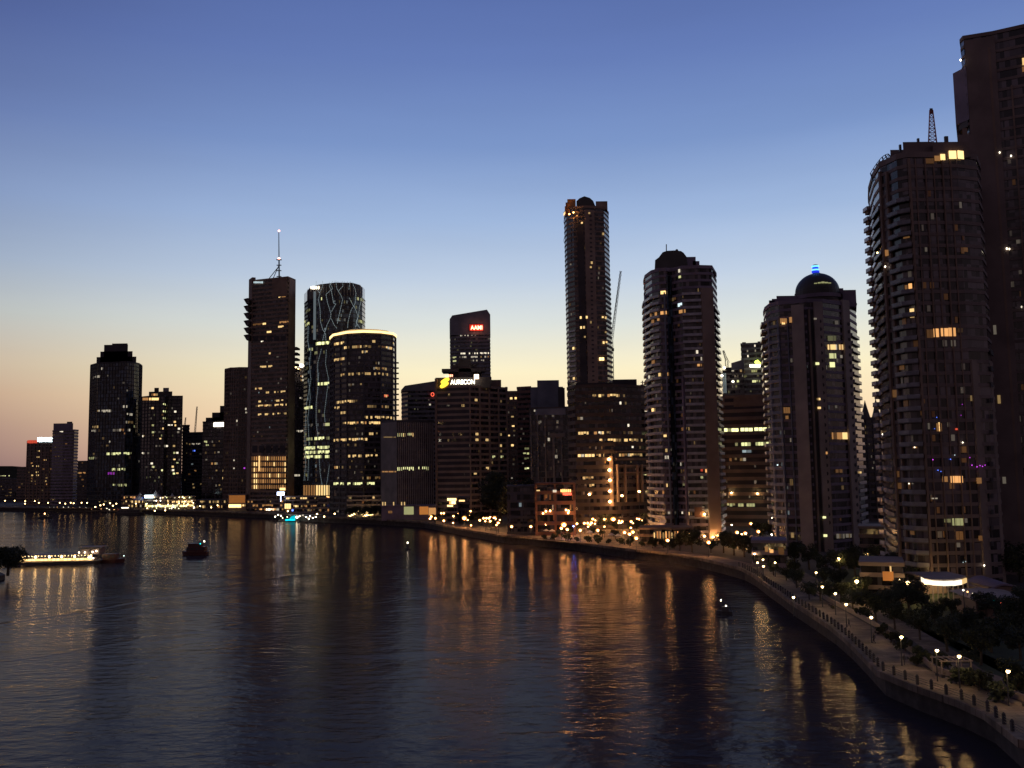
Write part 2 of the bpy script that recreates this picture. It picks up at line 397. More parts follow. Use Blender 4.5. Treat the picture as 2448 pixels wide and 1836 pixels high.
n_.links.new(n2.outputs['Fac'], rr_.inputs[0]); n_.links.new(rr_.outputs[0], b.inputs['Roughness'])
fr_ = n_.nodes.new('ShaderNodeFresnel'); fr_.inputs['IOR'].default_value = 1.33; n_.links.new(bp.outputs[0], fr_.inputs['Normal'])
fm = n_.nodes.new('ShaderNodeMath'); fm.operation = 'MULTIPLY'; fm.inputs[1].default_value = .43; n_.links.new(fr_.outputs[0], fm.inputs[0])
gl = n_.nodes.new('ShaderNodeBsdfGlossy'); gl.inputs['Color'].default_value = (1, .88, .82, 1); n_.links.new(rr_.outputs[0], gl.inputs['Roughness']); n_.links.new(bp.outputs[0], gl.inputs['Normal'])
df = n_.nodes.new('ShaderNodeBsdfDiffuse'); df.inputs['Color'].default_value = (.055, .047, .05, 1)
mxs = n_.nodes.new('ShaderNodeMixShader'); n_.links.new(fm.outputs[0], mxs.inputs[0]); n_.links.new(df.outputs[0], mxs.inputs[1]); n_.links.new(gl.outputs[0], mxs.inputs[2])
n_.links.new(mxs.outputs[0], n_.nodes['Material Output'].inputs['Surface'])
M_water = m
mb = MB(); mb.face([(-2500, -600, 0), (1500, -600, 0), (1500, 2600, 0), (-2500, 2600, 0)])
tag(mb.build('water', M_water), 'dark rippled river reflecting city lights', None, None, 'structure')
SHORE = [(2448, 1768), (2376, 1708), (2307, 1677), (2197, 1639), (2115, 1606), (2075, 1565), (2035, 1527), (1997, 1497), (1950, 1467), (1902, 1438), (1870, 1415), (1839, 1395), (1808, 1373), (1780, 1359),
         (1726, 1345), (1676, 1334), (1600, 1322), (1500, 1312), (1380, 1296), (1260, 1284), (1204, 1280), (1123, 1267), (1017, 1248), (900, 1241), (760, 1236), (640, 1228), (480, 1222), (240, 1215), (0, 1213), (-400, 1222)]
shore = [ground(x, y, LAND) for x, y in SHORE]
shore = [Vector((shore[0].x+70, shore[0].y-75, 0)), Vector((shore[0].x+25, shore[0].y-28, 0))] + shore + [Vector((-1200, 700, 0))]
shore2 = [(p.x, p.y) for p in shore]
M_ground = wall_mat('city_ground', (.07, .06, .055), .9, .4, .05)
ringpts = shore2 + [(-9000, 700), (-9000, 12000), (9000, 12000), (9000, -200), (shore2[0][0]+200, -200)]
# the land is one sheet; its river side drops to the water as the seawall
lb = MB(); lb.face([(x, y, LAND) for x, y in ringpts][::-1])
tag(lb.build('ground', M_ground), 'dark city ground reaching the horizon', None, None, 'structure')
sw = MB()
for a, b_ in zip(shore2, shore2[1:]):
    a = Vector(a); b_ = Vector(b_); e = b_-a; nn = Vector((-e.y, e.x)).normalized()*.6
    sw.prism([tuple(a), tuple(b_), tuple(b_+nn*-1), tuple(a+nn*-1)], -1.5, LAND-.02)
tag(sw.build('seawall', M_sea), 'dark stone seawall along the city bank', None, None, 'structure')
def inland(i0, i1, d0, d1, z, name, mat, label, th=.25):
    mb = MB(); P = [Vector(p) for p in shore2]
    def o(i, d):
        t = (P[min(i+1, len(P)-1)]-P[max(i-1, 0)]).normalized(); nn = Vector((t.y, -t.x)); return P[i]+nn*d
    for i in range(i0, i1):
        a, b_, c, d_ = o(i, d0), o(i+1, d0), o(i+1, d1), o(i, d1)
        mb.prism([tuple(a), tuple(b_), tuple(c), tuple(d_)][::-1], z-th, z)
    return tag(mb.build(name, mat), label, None, None, 'structure'), o
walk, shore_off = inland(0, 30, -1.3, 6.5, LAND+.26, 'promenade', M_pave, 'riverside promenade paved in warm stone', .95)
inland(0, 15, 10.5, 15.0, LAND+.012, 'garden_path', M_pave, 'pale path through the riverside garden')
lm = MB(); lm.face([(p.x, p.y, LAND+.006) for p in [shore_off(i, 15.2) for i in range(2, 15)]+[shore_off(15, 50), shore_off(8, 60), shore_off(2, 60)]])
tag(lm.build('lawn', wall_mat('lawn_grass', (.035, .05, .02), .95, .4, .4)), 'dark lawn behind the promenade', None, None, 'structure')
# far hills
hb = MB(); rr = random.Random(3); pts = []
for k in range(61):
    x = -4200+k*140; pts.append((x, 3300+rr.uniform(-60, 60), 30+34*max(0, math.sin(k*.5)*.5+.5)*(1 if x < -900 else .35)+rr.uniform(0, 8)))
for a, b_ in zip(pts, pts[1:]):
    for lo, hi in ((0, 0),):
        hb.face([(a[0], a[1], 0), (b_[0], b_[1], 0), b_, a]); hb.face([a, b_, (b_[0], b_[1]+900, 0), (a[0], a[1]+900, 0)])
tag(hb.build('hills', wall_mat('hill_scrub', (.05, .06, .045), .95)), 'low dark hills on the far left horizon', None, None, 'structure')

# ------------------------------------------------------------------ the skyline
# far left hotel
b = Bld('hotel_building', 'low brown hotel block at far left with a bright white rooftop sign', [(64, 905), (126, 900)], 1120, 1054, 25, 3.3, wall=M_brown, pier=4.2, pierw=1.2)
strokes(b, 90, 130, 1045, 1057, E('c', 4), 9, off=.9); strokes(b, 66, 90, 1052, 1060, E('r', .6), 5, gap=.05)
for (x, y) in ((75, 1062), (92, 1082), (91, 1098), (125, 1100), (80, 1115), (90, 1114), (89, 1130), (90, 1137), (78, 1140), (108, 1150), (108, 1098)): b.lit(x-3, y, x+3, y, 'y', 1.2)
b.scatter(26, 66, 124, 1065, 1178, 'aay', .15, .8)
b = Bld('apartment_tower', 'stepped grey apartment tower beside the white rooftop sign', [(124, 890), (150, 880), (176, 878), (185, 886)], 1100, 1030, 25, 3.2, wall=M_mauve, sp=.5, xtop=150)
b.roofblock('upper_storeys', 128, 175, 1012, 884, 16, M_mauve); b.roofblock('plant_room', 160, 173, 1008, 886, 10, M_dark, zb=b.zt+6)
b.lit(143, 1035, 151, 1035, 'w', 1.5); b.scatter(10, 126, 180, 1040, 1170, 'ya', .08, .4)
b = Bld('office_block', 'low dark block in the gap left of the stepped glass tower', [(185, 860), (216, 858)], 1130, 1104, 20, 3.4, wall=M_dark)
b.lit(184, 1115, 193, 1119, 'y', 1.5); b.row(186, 214, 1133, 'a', .6); b.scatter(8, 186, 214, 1110, 1170, 'a', .1, .6)
b = Bld('far_building', 'low far block with a lit top floor at the left edge', [(-30, 1500), (24, 1500)], 1150, 1136, 30, 3.6, wall=M_dark)
b.row(0, 24, 1139, 'g', 1.5, 1)
b = Bld('far_building', 'flat brown block just left of the low hotel', [(40, 1000), (66, 1000)], 1160, 1118, 30, 3.6, wall=M_brown); b.scatter(5, 42, 64, 1122, 1180, 'ya', .1, 1)
b = Bld('far_building', 'wide low block behind the promenade trees at left edge', [(-60, 1050), (41, 1040)], 1170, 1146, 30, 3.6, wall=M_dark); b.scatter(12, 0, 40, 1150, 1190, 'ya', .1, .6)

# stepped glass tower
b = Bld('glass_tower', 'tall dark glass tower with a stepped crown left of the twin dark towers', [(213, 822), (232, 806), (300, 800), (318, 806), (330, 816), (337, 832)], 1000, 868, 34, 3.7, sp=.2, out=.12, wall=M_black, glass=M_glassb, pier=3, pierw=.25, xtop=265)
for x0, x1, yt, nm_ in ((231, 326, 853, 'crown_step'), (240, 317, 840, 'crown_step'), (249, 306, 824, 'crown_step')): b.roofblock(nm_, x0, x1, yt, 812, 22, M_black)
b.roofblock('plant_room', 268, 305, 821, 816, 12, M_black)
for y, x0, x1, c in ((882, 242, 248, 'w'), (900, 227, 240, 'w'), (984, 232, 268, 'w'), (975, 290, 305, 'w'), (991, 303, 320, 'w'), (1007, 295, 322, 'y'), (1021, 320, 326, 'g'), (1019, 222, 236, 'y'), (1028, 216, 230, 'w'), (1034, 270, 312, 'w'), (1060, 258, 268, 'w'), (1100, 212, 228, 'g')): b.row(x0, x1, y, c, .6, .7)
b.row(255, 315, 1085, 'g', 1.4, .95); b.row(268, 306, 1120, 'g', 1.2, .8); b.row(270, 306, 1157, 'g', .8, .8); b.lit(258, 1126, 274, 1134, 'm', .5); b.scatter(24, 216, 334, 900, 1170, 'yw', .08, .3)
mbx = MB(); p0 = at(334.5, 965, 830); p1 = at(333, 1080, 830); mbx.tube(p0, p1, .28); mbx.build('light_strip', E('w', .6), b.o)
# tower with lit crown windows
b = Bld('apartment_tower', 'dark apartment tower with a lit yellow penthouse, right of the stepped glass tower', [(338, 795), (360, 786), (392, 784), (396, 790), (435, 792)], 1020, 948, 28, 3.2, sp=.3, out=.2, wall=M_black, pier=5, pierw=.6, xtop=380)
b.roofblock('upper_storeys', 356, 412, 936, 793, 18, M_black); b.roofblock('crown_step', 369, 380, 927, 796, 12, M_black); b.roofblock('crown_step', 390, 404, 927, 796, 12, M_grey)
b.lit(357, 951, 380, 957, 'y', 2, False, pane=2.6, off=.5); b.lit(342, 951, 356, 957, 'a', .6, False, pane=2.6, off=.5)
b.lit(362, 941, 378, 946, 'a', 1, False, pane=2.6, off=.5)
for x, y in ((365, 974), (393, 972), (393, 986), (393, 1003), (418, 1010), (419, 986), (365, 1020), (366, 1032), (391, 1029), (383, 1050), (399, 1068), (416, 1070), (417, 1084), (343, 1045), (342, 1087), (404, 1021), (410, 1020), (420, 1022), (428, 1024), (426, 1034), (417, 1101), (424, 1109), (413, 1115), (416, 1130), (424, 1135), (367, 1118), (388, 1124), (424, 1081), (363, 1108), (414, 1122)): b.lit(x-2.5, y, x+2.5, y, random.choice('yggw'), 1.6)
b.scatter(55, 342, 433, 965, 1165, 'ygw', .08, .5)
b = Bld('office_block', 'plain dark block with a tower crane, right of the yellow penthouse tower', [(436, 900), (452, 900)], 1060, 1018, 20, 3.5, wall=M_black); b.scatter(5, 437, 449, 1025, 1160, 'y')
b = Bld('office_block', 'broad dark block under the taller crane', [(448, 880), (492, 876)], 1080, 1035, 26, 3.5, wall=M_dark)
b.row(452, 480, 1061, 'w', .5); b.lit(438, 1084, 470, 1084, 'w', .3); b.lit(460, 1083, 467, 1083, 'b', 2); b.scatter(14, 450, 490, 1070, 1170, 'yac', .1, .6)
b = Bld('office_tower', 'stepped dark tower with a blank glowing sign box on its front', [(484, 800), (541, 794)], 1060, 1010, 26, 3.5, sp=.25, out=.15, wall=M_black, xtop=500)
for x0, x1, yt in ((492, 541, 998), (507, 541, 986), (526, 541, 970)): b.roofblock('crown_step', x0, x1, yt, 802, 16, M_black)
b.box_at('sign_box', 512, 537, 1010, 1020, E('w', 4), 1.0, 1.2)
b.row(488, 500, 1061, 'g', .8); b.row(488, 500, 1068, 'g', .6); b.scatter(22, 488, 538, 1040, 1170, 'yw', .1, .5)
for x, y in ((507, 1114), (515, 1110), (534, 1141), (535, 1126), (558, 1106), (559, 1125), (554, 1157), (536, 970)): b.lit(x-2, y, x+2, y, 'y', 1.2)
b = Bld('office_tower', 'plain brown slab tower attached left of the masted tower', [(536, 775), (548, 768), (570, 764), (596, 766)], 1020, 881, 26, 3.6, sp=.3, out=.15, wall=M_brown, pier=2.4, pierw=.5, xtop=565)
b.roofblock('parapet_wall', 549, 596, 878, 766, 20, M_brown); b.scatter(12, 540, 592, 900, 1160, 'yw', .06, .3)
for x, y in ((588, 978), (589, 987), (566, 1012), (559, 1100), (559, 1124)): b.lit(x-2, y, x+2, y, 'w', .8)
b.lit(582, 1122, 586, 1128, 'm', 1.2)

# masted tower
b = Bld('masted_tower', 'tall concrete tower with pyramid balconies and a red-lit roof mast', [(594, 722), (603, 712), (686, 700), (704, 712)], 900, 668, 34, 3.7, sp=.45, out=.3, wall=M_brown, pier=0, xtop=650)
rt = b
b.box_at('corner_pier', 688, 703, 668, 1176, M_tan, .8, 3, zb=LAND); b.box_at('corner_pier', 594, 602, 668, 1176, M_brown, .8, 3, zb=LAND)
b.box_at('crown_wall', 603, 687, 668, 712, M_brown, .9, 3)
for k, y in enumerate((716, 733, 750, 768, 785, 802)):   # pyramid balconies at the left corner
    p = at(597, y, 712); s_ = 3.7
    mbx = MB(); a0 = at(584, y, 714); z = a0.z
    mbx.prism([(a0.x+2.2, a0.y-1, z-4.0), (p.x, p.y-3.5, z-4), (p.x, p.y+6, z-4), (a0.x+2.2, a0.y+6, z-4)], z-4.2, z, top=[(a0.x, a0.y-2.5, z), (p.x, p.y-5, z), (p.x, p.y+6, z), (a0.x, a0.y+6, z)])
    mbx.build('balcony', M_dark, b.o)
for k in range(5):
    y = 828+k*13; mbx = MB(); p = at(701, y, 716); q = at(712, y+4, 716); mbx.prism([(p.x-1, p.y-6), (q.x, q.y-3), (q.x, q.y+8), (p.x-1, p.y+8)], q.z-1.0, q.z+.6); mbx.build('terrace_slab', M_conc, b.o)
b.box_at('right_wing', 700, 714, 880, 1176, M_dark, -2, 8, zb=LAND)
strokes(b, 608, 631, 673, 678, E('c', .8), 8, off=1.2)
for x0, x1, y, c, lv in ((666, 673, 709, 'y', 2), (674, 683, 709, 'a', .5), (668, 690, 770, 'a', .6), (696, 702, 772, 'y', 1.5), (605, 627, 778, 'a', .15), (628, 636, 777, 'y', 2), (665, 678, 787, 'y', 1.5), (638, 649, 795, 'y', 2), (624, 630, 820, 'w', 2.5), (643, 647, 852, 'y', 1), (596, 601, 746, 'a', .8)): b.lit(x0, y, x1, y, c, lv, jit=0)
b.row(622, 652, 880, 'y', 1.1, .9)
b.row(610, 685, 936, 'y', 1, .75); b.row(653, 678, 956, 'y', 1.1); b.row(618, 625, 965, 'y', 1.2); b.row(617, 686, 974, 'y', 1.3, .85); b.row(617, 686, 993, 'y', 1.2, .7); b.scatter(26, 600, 686, 860, 1060, 'ywc', .08, .4)
b.box_at('plant_wall', 602, 687, 1060, 1087, M_tan, .5, 1)
for k in range(5): b.box_at('plant_opening', 604+k*16.5, 616+k*16.5, 1065, 1082, M_black, .6, .3)
for k in range(5): b.box_at('plant_opening', 606+k*16.5, 618+k*16.5, 803, 815, M_black, .42, .3)
b.box_at('car_park_wall', 600, 687, 1088, 1176, M_brown, .7, 1.4)
rr = random.Random(5)
for j in range(6):
    for i in range(16):
        x = 603+i*5.25; y = 1096+j*13.6
        c, lv = ('y', 1.8) if (i in (1, 2) and rr.random() < .7) or (i == 15 and rr.random() < .7) or rr.random() < .08 else ('a', rr.choice((.5, .75, .3, .4)))
        if i == 0: lv = .15
        b.lit(x, y-4.6, x+2.5, y+4.4, c, lv, False, off=.85, jit=0, pane=9, name='car_park_opening')
b.lit(620, 1090, 622.5, 1126, 'y', 1.8, False, off=.95, jit=0, name='light_strip')
b.lit(670, 1166, 684, 1172, 'y', 2.5, False, off=.95, jit=0)
# mast
mt = thing('roof_mast', 'tall thin mast with two red beacons and slanted braces on the tower roof', 'mast', at(667, 668, 716))
base = at(667, 668, 716); S = lambda px, py: at(px, py, 716)
mbx = MB(); mbx.tube(S(667.5, 672), S(667, 618), .75, .65); mbx.tube(S(667, 618), S(666.5, 553), .5, .35); mbx.build('pole', M_metal, mt)
for a_, b_ in (((640, 670), (664, 640)), ((651, 670), (666, 636))): mbx = MB(); mbx.tube(S(*a_), S(*b_), .35); mbx.build('brace', M_metal, mt)
for y in (634, 647, 661): mbx = MB(); p = S(667, y); mbx.box(p, (4, 1.6, .5)); mbx.build('crossarm', M_metal, mt)
for y, r_ in ((552, .9), (618, 1.1)): mbx = MB(); p = S(667, y); mbx.lathe(p, [(.2, -r_), (r_, -.3), (r_, .4), (.2, r_)], 8); mbx.build('beacon', emit('beacon_%d' % y, (1, .45, .35), 5), mt)
mbx = MB(); mbx.box(S(667, 621), (4.4, 2, .6)); mbx.build('platform', M_red, mt)
b = Bld('office_tower', 'dark tower in the narrow gap with a bright floodlight on its roof edge', [(703, 830), (732, 830)], 950, 880, 22, 3.6, wall=M_black, sp=.3, out=.15)
for x, y in ((722, 905), (723, 913), (720, 957), (714, 1140), (713, 1036), (722, 1036), (708, 1136), (700, 957)): b.lit(x-4, y, x+3, y, 'w', .8)
mbx = MB(); p = at(720, 874, 826); mbx.lathe(p, [(.3, -1.6), (2.6, -.8), (2.6, .8), (.3, 1.6)], 10); mbx.build('floodlight', E('w', 12), b.o)
for x, y in ((707, 878), (713, 882)): mbx = MB(); mbx.lathe(at(x, y, 826), [(.2, -.8), (1.1, 0), (.2, .8)], 8); mbx.build('floodlight', E('y', 6), b.o)

# tower with wandering light lines
b = Bld('glass_tower', 'glass tower with wandering white light lines and an open dark crown', [(727, 716), (735, 702), (760, 690), (800, 684), (845, 686), (866, 696), (873, 708)], 800, 707, 36, 3.75, sp=.16, out=.1, wall=M_black, glass=M_glassb, pier=0, parapet=.4, xtop=800)
et = b
top = offset(b.poly, -2.2)
MB().prism(top, b.zt-.1, at(800, 674, 684).z).build('crown', M_black, b.o)
mbx = MB(); pz = at(800, 672, 684).z
for i in range(len(b.poly)-3):
    a_, c_ = Vector(b.poly[i]), Vector(b.poly[i+1]); kk = max(1, int((c_-a_).length/2.4))
    for j in range(kk): q = a_.lerp(c_, j/kk); mbx.tube((q.x, q.y, b.zt), (q.x, q.y, pz-abs(i-3)*1.2), .12, n=4)
mbx.build('crown_screen', M_white, b.o)
strokes(b, 744, 765, 684, 692, E('w', 5), 5, off=.8)
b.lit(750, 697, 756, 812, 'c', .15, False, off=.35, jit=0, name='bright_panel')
for x0, x1, y, lv in ((728, 741, 774, .8), (857, 871, 770, .5), (755, 790, 826, 2.2), (735, 760, 841, .6), (762, 768, 824, 2.5), (776, 791, 820, 2), (760, 788, 920, 1.6), (728, 748, 976, 1.5), (778, 790, 1012, .8), (728, 748, 1046, .4), (752, 776, 1046, 1.8), (728, 790, 1069, 1.5), (728, 790, 1079, 1.6), (728, 790, 1090, 1.4), (780, 790, 1048, .3), (852, 858, 700, .8), (768, 771, 704, 1.2), (862, 870, 718, .3), (732, 742, 745, .2)): b.row(x0, x1, y, 'g', lv, .95, 30)
b.scatter(60, 729, 790, 760, 1150, 'gcw', .06, .3); b.scatter(20, 790, 870, 715, 780, 'gc', .06, .2)
for x in range(727, 788, 6):
    b.lit(x, 1160, x+3.4, 1184, 'y' if x > 752 else 'a', 1.6 if x > 752 else .35, False, off=.6, jit=0, name='entrance_column')
LN = [[(757, 672), (758, 690), (766, 702), (762, 715), (766, 740), (767, 770), (773, 790), (779, 795)], [(772, 672), (772, 685), (764, 702)],
      [(788, 674), (796, 690), (780, 704), (784, 725), (792, 750), (791, 760), (783, 776), (777, 795), (772, 815)], [(797, 672), (788, 683), (793, 695), (798, 725), (803, 726), (793, 746)],
      [(793, 762), (799, 776), (806, 786)], [(803, 671), (805, 690), (815, 706), (819, 716), (815, 735), (811, 752), (806, 775)], [(819, 672), (820, 684), (809, 696)],
      [(836, 675), (834, 694)], [(843, 676), (850, 700), (848, 725), (838, 745), (832, 770), (831, 785)], [(835, 712), (848, 738), (855, 756), (851, 776), (848, 784)], [(866, 706), (858, 735), (856, 755), (850, 770), (859, 785)],
      [(779, 797), (780, 816)], [(769, 834), (760, 870), (761, 915), (763, 890)], [(781, 836), (779, 870), (786, 905), (784, 925), (776, 990), (778, 1010)], [(761, 925), (757, 965), (757, 1010), (761, 1045)],
      [(764, 1097), (766, 1130), (771, 1160), (769, 1184)], [(790, 1097), (786, 1130), (781, 1160), (778, 1182)], [(739, 905), (743, 950), (737, 1000), (740, 1060), (737, 1150)], [(745, 905), (734, 965), (730, 1040), (732, 1110), (728, 1150)], [(745, 830), (741, 870), (744, 905)], [(738, 780), (737, 815), (741, 840)]]
for ln in LN:
    mbx = MB()
    for (x0, y0), (x1, y1) in zip(ln, ln[1:]):
        k = max(1, int(math.hypot(x1-x0, y1-y0)/5))
        for j in range(k):
            h0 = hit(b.poly, x0+(x1-x0)*j/k, y0+(y1-y0)*j/k); h1 = hit(b.poly, x0+(x1-x0)*(j+.8)/k, y0+(y1-y0)*(j+.8)/k)
            if h0 and h1:
                o_ = Vector((h0[2].x, h0[2].y, 0))*.5; mbx.tube(h0[1]+o_, h1[1]+o_, .17, n=4)
    if mbx.v: mbx.build('light_line', E('c', .28 if ln[0][1] < 800 else .2), b.o)

# curved office with glowing roof
pts = [(790, 628), (798, 614), (830, 603), (870, 600), (910, 604), (938, 612), (946, 622)]
b = Bld('curved_office', 'broad curved office tower with a glowing yellow-white roof rim', pts, 1000, 799, 38, 3.9, sp=.4, out=.35, wall=M_dark, pier=9, pierw=.9, xtop=870)
MB().prism(offset(b.poly, 1.0), b.zt+1.3, b.zt+2.8).build('roof_light_rim', E('y', 2.4), b.o)
MB().prism(offset(b.poly, -4), b.zt+1, b.zt+4.6).build('plant_room', M_white, b.o)
b.box_at('top_wall', 796, 940, 801, 826, M_dark, .5, 1.5)
for k in range(int(b.n*.9)):
    z = b.zb+(k+.2)*b.fh; a_ = Vector(b.poly[6]); MB().box((a_.x+1, a_.y, z+.5), (2.6, 2.6, .9)).build('sunshade', M_dark, b.o)
for x0, x1, y, lv, dn in ((796, 830, 828, 1.6, .95), (831, 885, 828, .5, .9), (922, 942, 830, 1.3, .9), (904, 922, 829, .3, .8), (845, 888, 838, .9, .8), (797, 828, 858, 1, .8), (890, 898, 820, .8, 1), (892, 925, 880, .5, .6), (872, 925, 890, .6, .6), (812, 932, 900, .6, .7), (806, 850, 963, 1.2, .9), (918, 930, 952, 1, .9), (873, 930, 973, .5, .7), (800, 828, 984, .9, .8), (870, 942, 1004, 1.1, .85), (820, 910, 1014, 1.4, .85), (796, 889, 1056, 1.3, .95), (838, 855, 1066, 1, .9), (828, 910, 1087, 1.1, .8), (800, 822, 1120, 1.3, .8), (862, 942, 1140, .35, .7), (796, 905, 1163, 1.6, .85), (882, 895, 1035, .9, .8), (896, 910, 1014, 1.5, .9)): b.row(x0, x1, y, 'y' if y != 1163 else 'g', lv, dn)
b.lit(918, 951, 928, 954, 'r', .8); b.scatter(70, 796, 942, 840, 1150, 'yw', .06, .4)
b.box_at('podium_wall', 800, 915, 1172, 1186, M_tan, 1.0, 3)

# behind: slanted tower with red sign
def slant(b, xs, ys, Y, mat, name='slanted_crown', deep=24):
    p = [at(x, (ys[i]), Y) for i, x in enumerate(xs)]
    lo = [(q.x, q.y) for q in p]; bk = [(q.x*(1+deep/Y), q.y+deep) for q in p][::-1]
    top_ = [(q.x, q.y, q.z) for q in p] + [(q.x*(1+deep/Y), q.y+deep, q.z) for q in p][::-1]
    MB().prism(lo+bk, b.zt-.3, 0, top=top_).build(name, mat, b.o)
b = Bld('office_tower', 'grey tower with a slanted top carrying the red AAMI sign', [(1076, 905), (1092, 900), (1172, 900)], 830, 800, 30, 3.9, sp=.55, out=.25, wall=M_grey, pier=0, xtop=1120, ptop=False)
slant(b, (1075, 1081, 1164, 1172), (763, 754, 740, 752), 899.5, M_grey)
sb = [p for p in b.poly]
strokes_poly = b
h = at(1139, 783, 896); text_mesh('AAMI', 'sign_lettering', emit('red_sign', (1, .34, .2), 6), 28/F*898*K, 10/F*898*K, b.o, h, (0, -1), .3)
mbx = MB(); mbx.box(at(1139, 783, 898.5), (15, .5, 7)); mbx.build('sign_backing', emit('red_backing', (1, .05, .02), .35), b.o)
b.row(1100, 1145, 808, 'w', .7, .6); b.row(1166, 1172, 809, 'w', .5); b.row(1098, 1170, 845, 'w', 1.6, .75); b.row(1098, 1170, 855, 'w', .7, .7); b.row(1080, 1092, 855, 'g', .7, .8); b.row(1080, 1092, 862, 'g', .8, .8); b.row(1120, 1170, 863, 'w', .4, .7); b.scatter(14, 1078, 1170, 815, 875, 'wg', .06, .2)
b = Bld('office_tower', 'lower grey tower with a slanted roofline and a small red ring emblem', [(960, 752), (975, 742), (1046, 740)], 980, 934, 26, 3.9, sp=.5, out=.25, wall=M_grey, xtop=1000, ptop=False)
slant(b, (959, 968, 1046), (932, 922, 910), 741, M_grey)
mbx = MB(); h = at(1034, 943, 738.5)
for k in range(12):
    t0, t1 = 2*math.pi*k/12, 2*math.pi*(k+1)/12
    mbx.tube(h+Vector((math.cos(t0)*1.3, 0, math.sin(t0)*1.6)), h+Vector((math.cos(t1)*1.3, 0, math.sin(t1)*1.6)), .3, n=4)
mbx.build('ring_emblem', E('r', 2), b.o)
b.scatter(10, 965, 1040, 950, 1000, 'wg', .06, .3); b.lit(1026, 975, 1030, 975, 'w', .8)
# low office with vertical fins
b = Bld('finned_office', 'low office block striped with thin vertical fins and two lit floors', [(912, 575), (950, 560), (1037, 566)], 1100, 1008, 30, 3.7, sp=.2, out=.1, wall=M_dark, xtop=990)
b.box_at('side_wall', 912.5, 950, 1010, 1186, M_conc, .5, 1.2, zb=LAND)
for k in range(19):
    x = 952+k*4.55; b.box_at('fin', x, x+2.2, 1010, 1186, M_pale, .8, .8, zb=LAND+4)
b.row(918, 992, 1044, 'y', .9, .8); b.row(950, 984, 1044, 'g', 1.4, .9); b.row(913, 950, 1127, 'a', .5, .8); b.row(950, 1031, 1127, 'g', 1.6, .95)
b.lit(918, 1044, 948, 1046, 'y', .3, False, off=.7); b.lit(914, 1126, 949, 1129, 'a', .5, False, off=.7, pane=1.2)
# office with white lettering
b = Bld('office_tower', 'dark office tower with a yellow leaf emblem and white AURECON lettering', [(1041, 545), (1124, 540), (1214, 560)], 1050, 925, 34, 3.75, sp=.42, out=.3, wall=M_tan, pier=0, xtop=1124)
for x0, x1, yt in ((1041, 1175, 902), (1175, 1198, 908)): b.roofblock('crown_wall', x0, x1, yt, 546 if x1 == 1175 else 556, 22, M_black if x1 == 1175 else M_brown)
b.roofblock('plant_room', 1096, 1126, 858, 556, 8, M_black); b.roofblock('plant_room', 1080, 1140, 872, 558, 8, M_black)
MB().prism(footprint([(1056, 556), (1162, 556)], 886, 12), at(1100, 889, 556).z, at(1100, 881, 556).z).build('roof_canopy', M_dark, b.o)
b.roofblock('plant_room', 1072, 1152, 889, 560, 6, M_black)
for x in (1124, 1147, 1170, 1192, 1212): b.box_at('pier', x-1.5, x+1.5, 925, 1190, M_tan, .75, 1.5, zb=LAND)
b.box_at('left_glazing', 1046.5, 1122, 926, 1189, M_black, .22, .3)
b.box_at('corner_pier', 1041, 1046, 905, 1190, M_brown, .75, 1.5, zb=LAND)
zz = lambda x, y, o_=2.5: at(x, y, 545-o_)
text_mesh('AURECON', 'sign_lettering', E('w', 5), 58/F*543*K, 11/F*543*K, b.o, zz(1106, 913), (0, -1), .3)
mbx = MB()   # two leaf lobes of the emblem
for (x, y, a_) in ((1063, 910, -30), (1063, 920, -30)):
    c_ = zz(x, y); n_p = 14; P = []
    for k in range(n_p):
        t = 2*math.pi*k/n_p; u = 3.1*math.copysign(abs(math.cos(t))**.7, math.cos(t)); v = 1.35*math.copysign(abs(math.sin(t))**.7, math.sin(t)); q = R(-a_)
        P.append((c_.x+u*math.cos(q)-v*math.sin(q)+(y-915)*-.05, c_.z+u*math.sin(q)+v*math.cos(q)))
    bb = len(mbx.v)
    for yy in (c_.y, c_.y+.4): mbx.v += [(p[0], yy, p[1]) for p in P]
    mbx.f += [tuple(range(bb, bb+n_p)), tuple(range(bb+2*n_p-1, bb+n_p-1, -1))] + [(bb+i, bb+n_p+i, bb+n_p+(i+1) % n_p, bb+(i+1) % n_p) for i in range(n_p)]; mbx.mi += [0]*(n_p+2)
mbx.build('leaf_emblem', emit('leaf_yellow', (1, .62, .04), 2.2), b.o)
mbx = MB(); rr = random.Random(4)
for k in range(5): mbx.box(zz(1065+k*4, 899-k*.3), (.75, .3, rr.uniform(1.4, 2.2)))
mbx.build('red_sign_lettering', emit('red_small_sign', (1, .3, .18), 4), b.o)
mbx = MB(); mbx.box(zz(1139, 900.5), (3, .4, 3)); mbx.build('square_sign', emit('square_sign', (1, .72, .5), 5), b.o)
b.row(1047, 1072, 1017, 'y', 1.2, .9); b.row(1050, 1060, 1046, 'w', .6); b.row(1082, 1112, 1044, 'y', 1, .7); b.lit(1049, 1055, 1055, 1058, 'w', 2); b.row(1070, 1092, 1057, 'y', .5, .7); b.lit(1071, 948, 1076, 955, 'y', 1.6); b.row(1068, 1076, 976, 'w', .9); b.row(1052, 1062, 976, 'w', .2); b.lit(1135, 962, 1141, 962, 'y', .8)
for x, y in ((1140, 1043), (1140, 1056), (1196, 1044), (1180, 1094), (1200, 1094), (1165, 1127), (1136, 1137), (1196, 1069), (1107, 957), (1107, 971), (1107, 1056), (1164, 1057)): b.lit(x-3.5, y, x+3.5, y, 'y' if y != 1094 else 'g', 1.6 if y == 1094 else .9)
b.scatter(26, 1046, 1210, 940, 1180, 'yw', .06, .3)
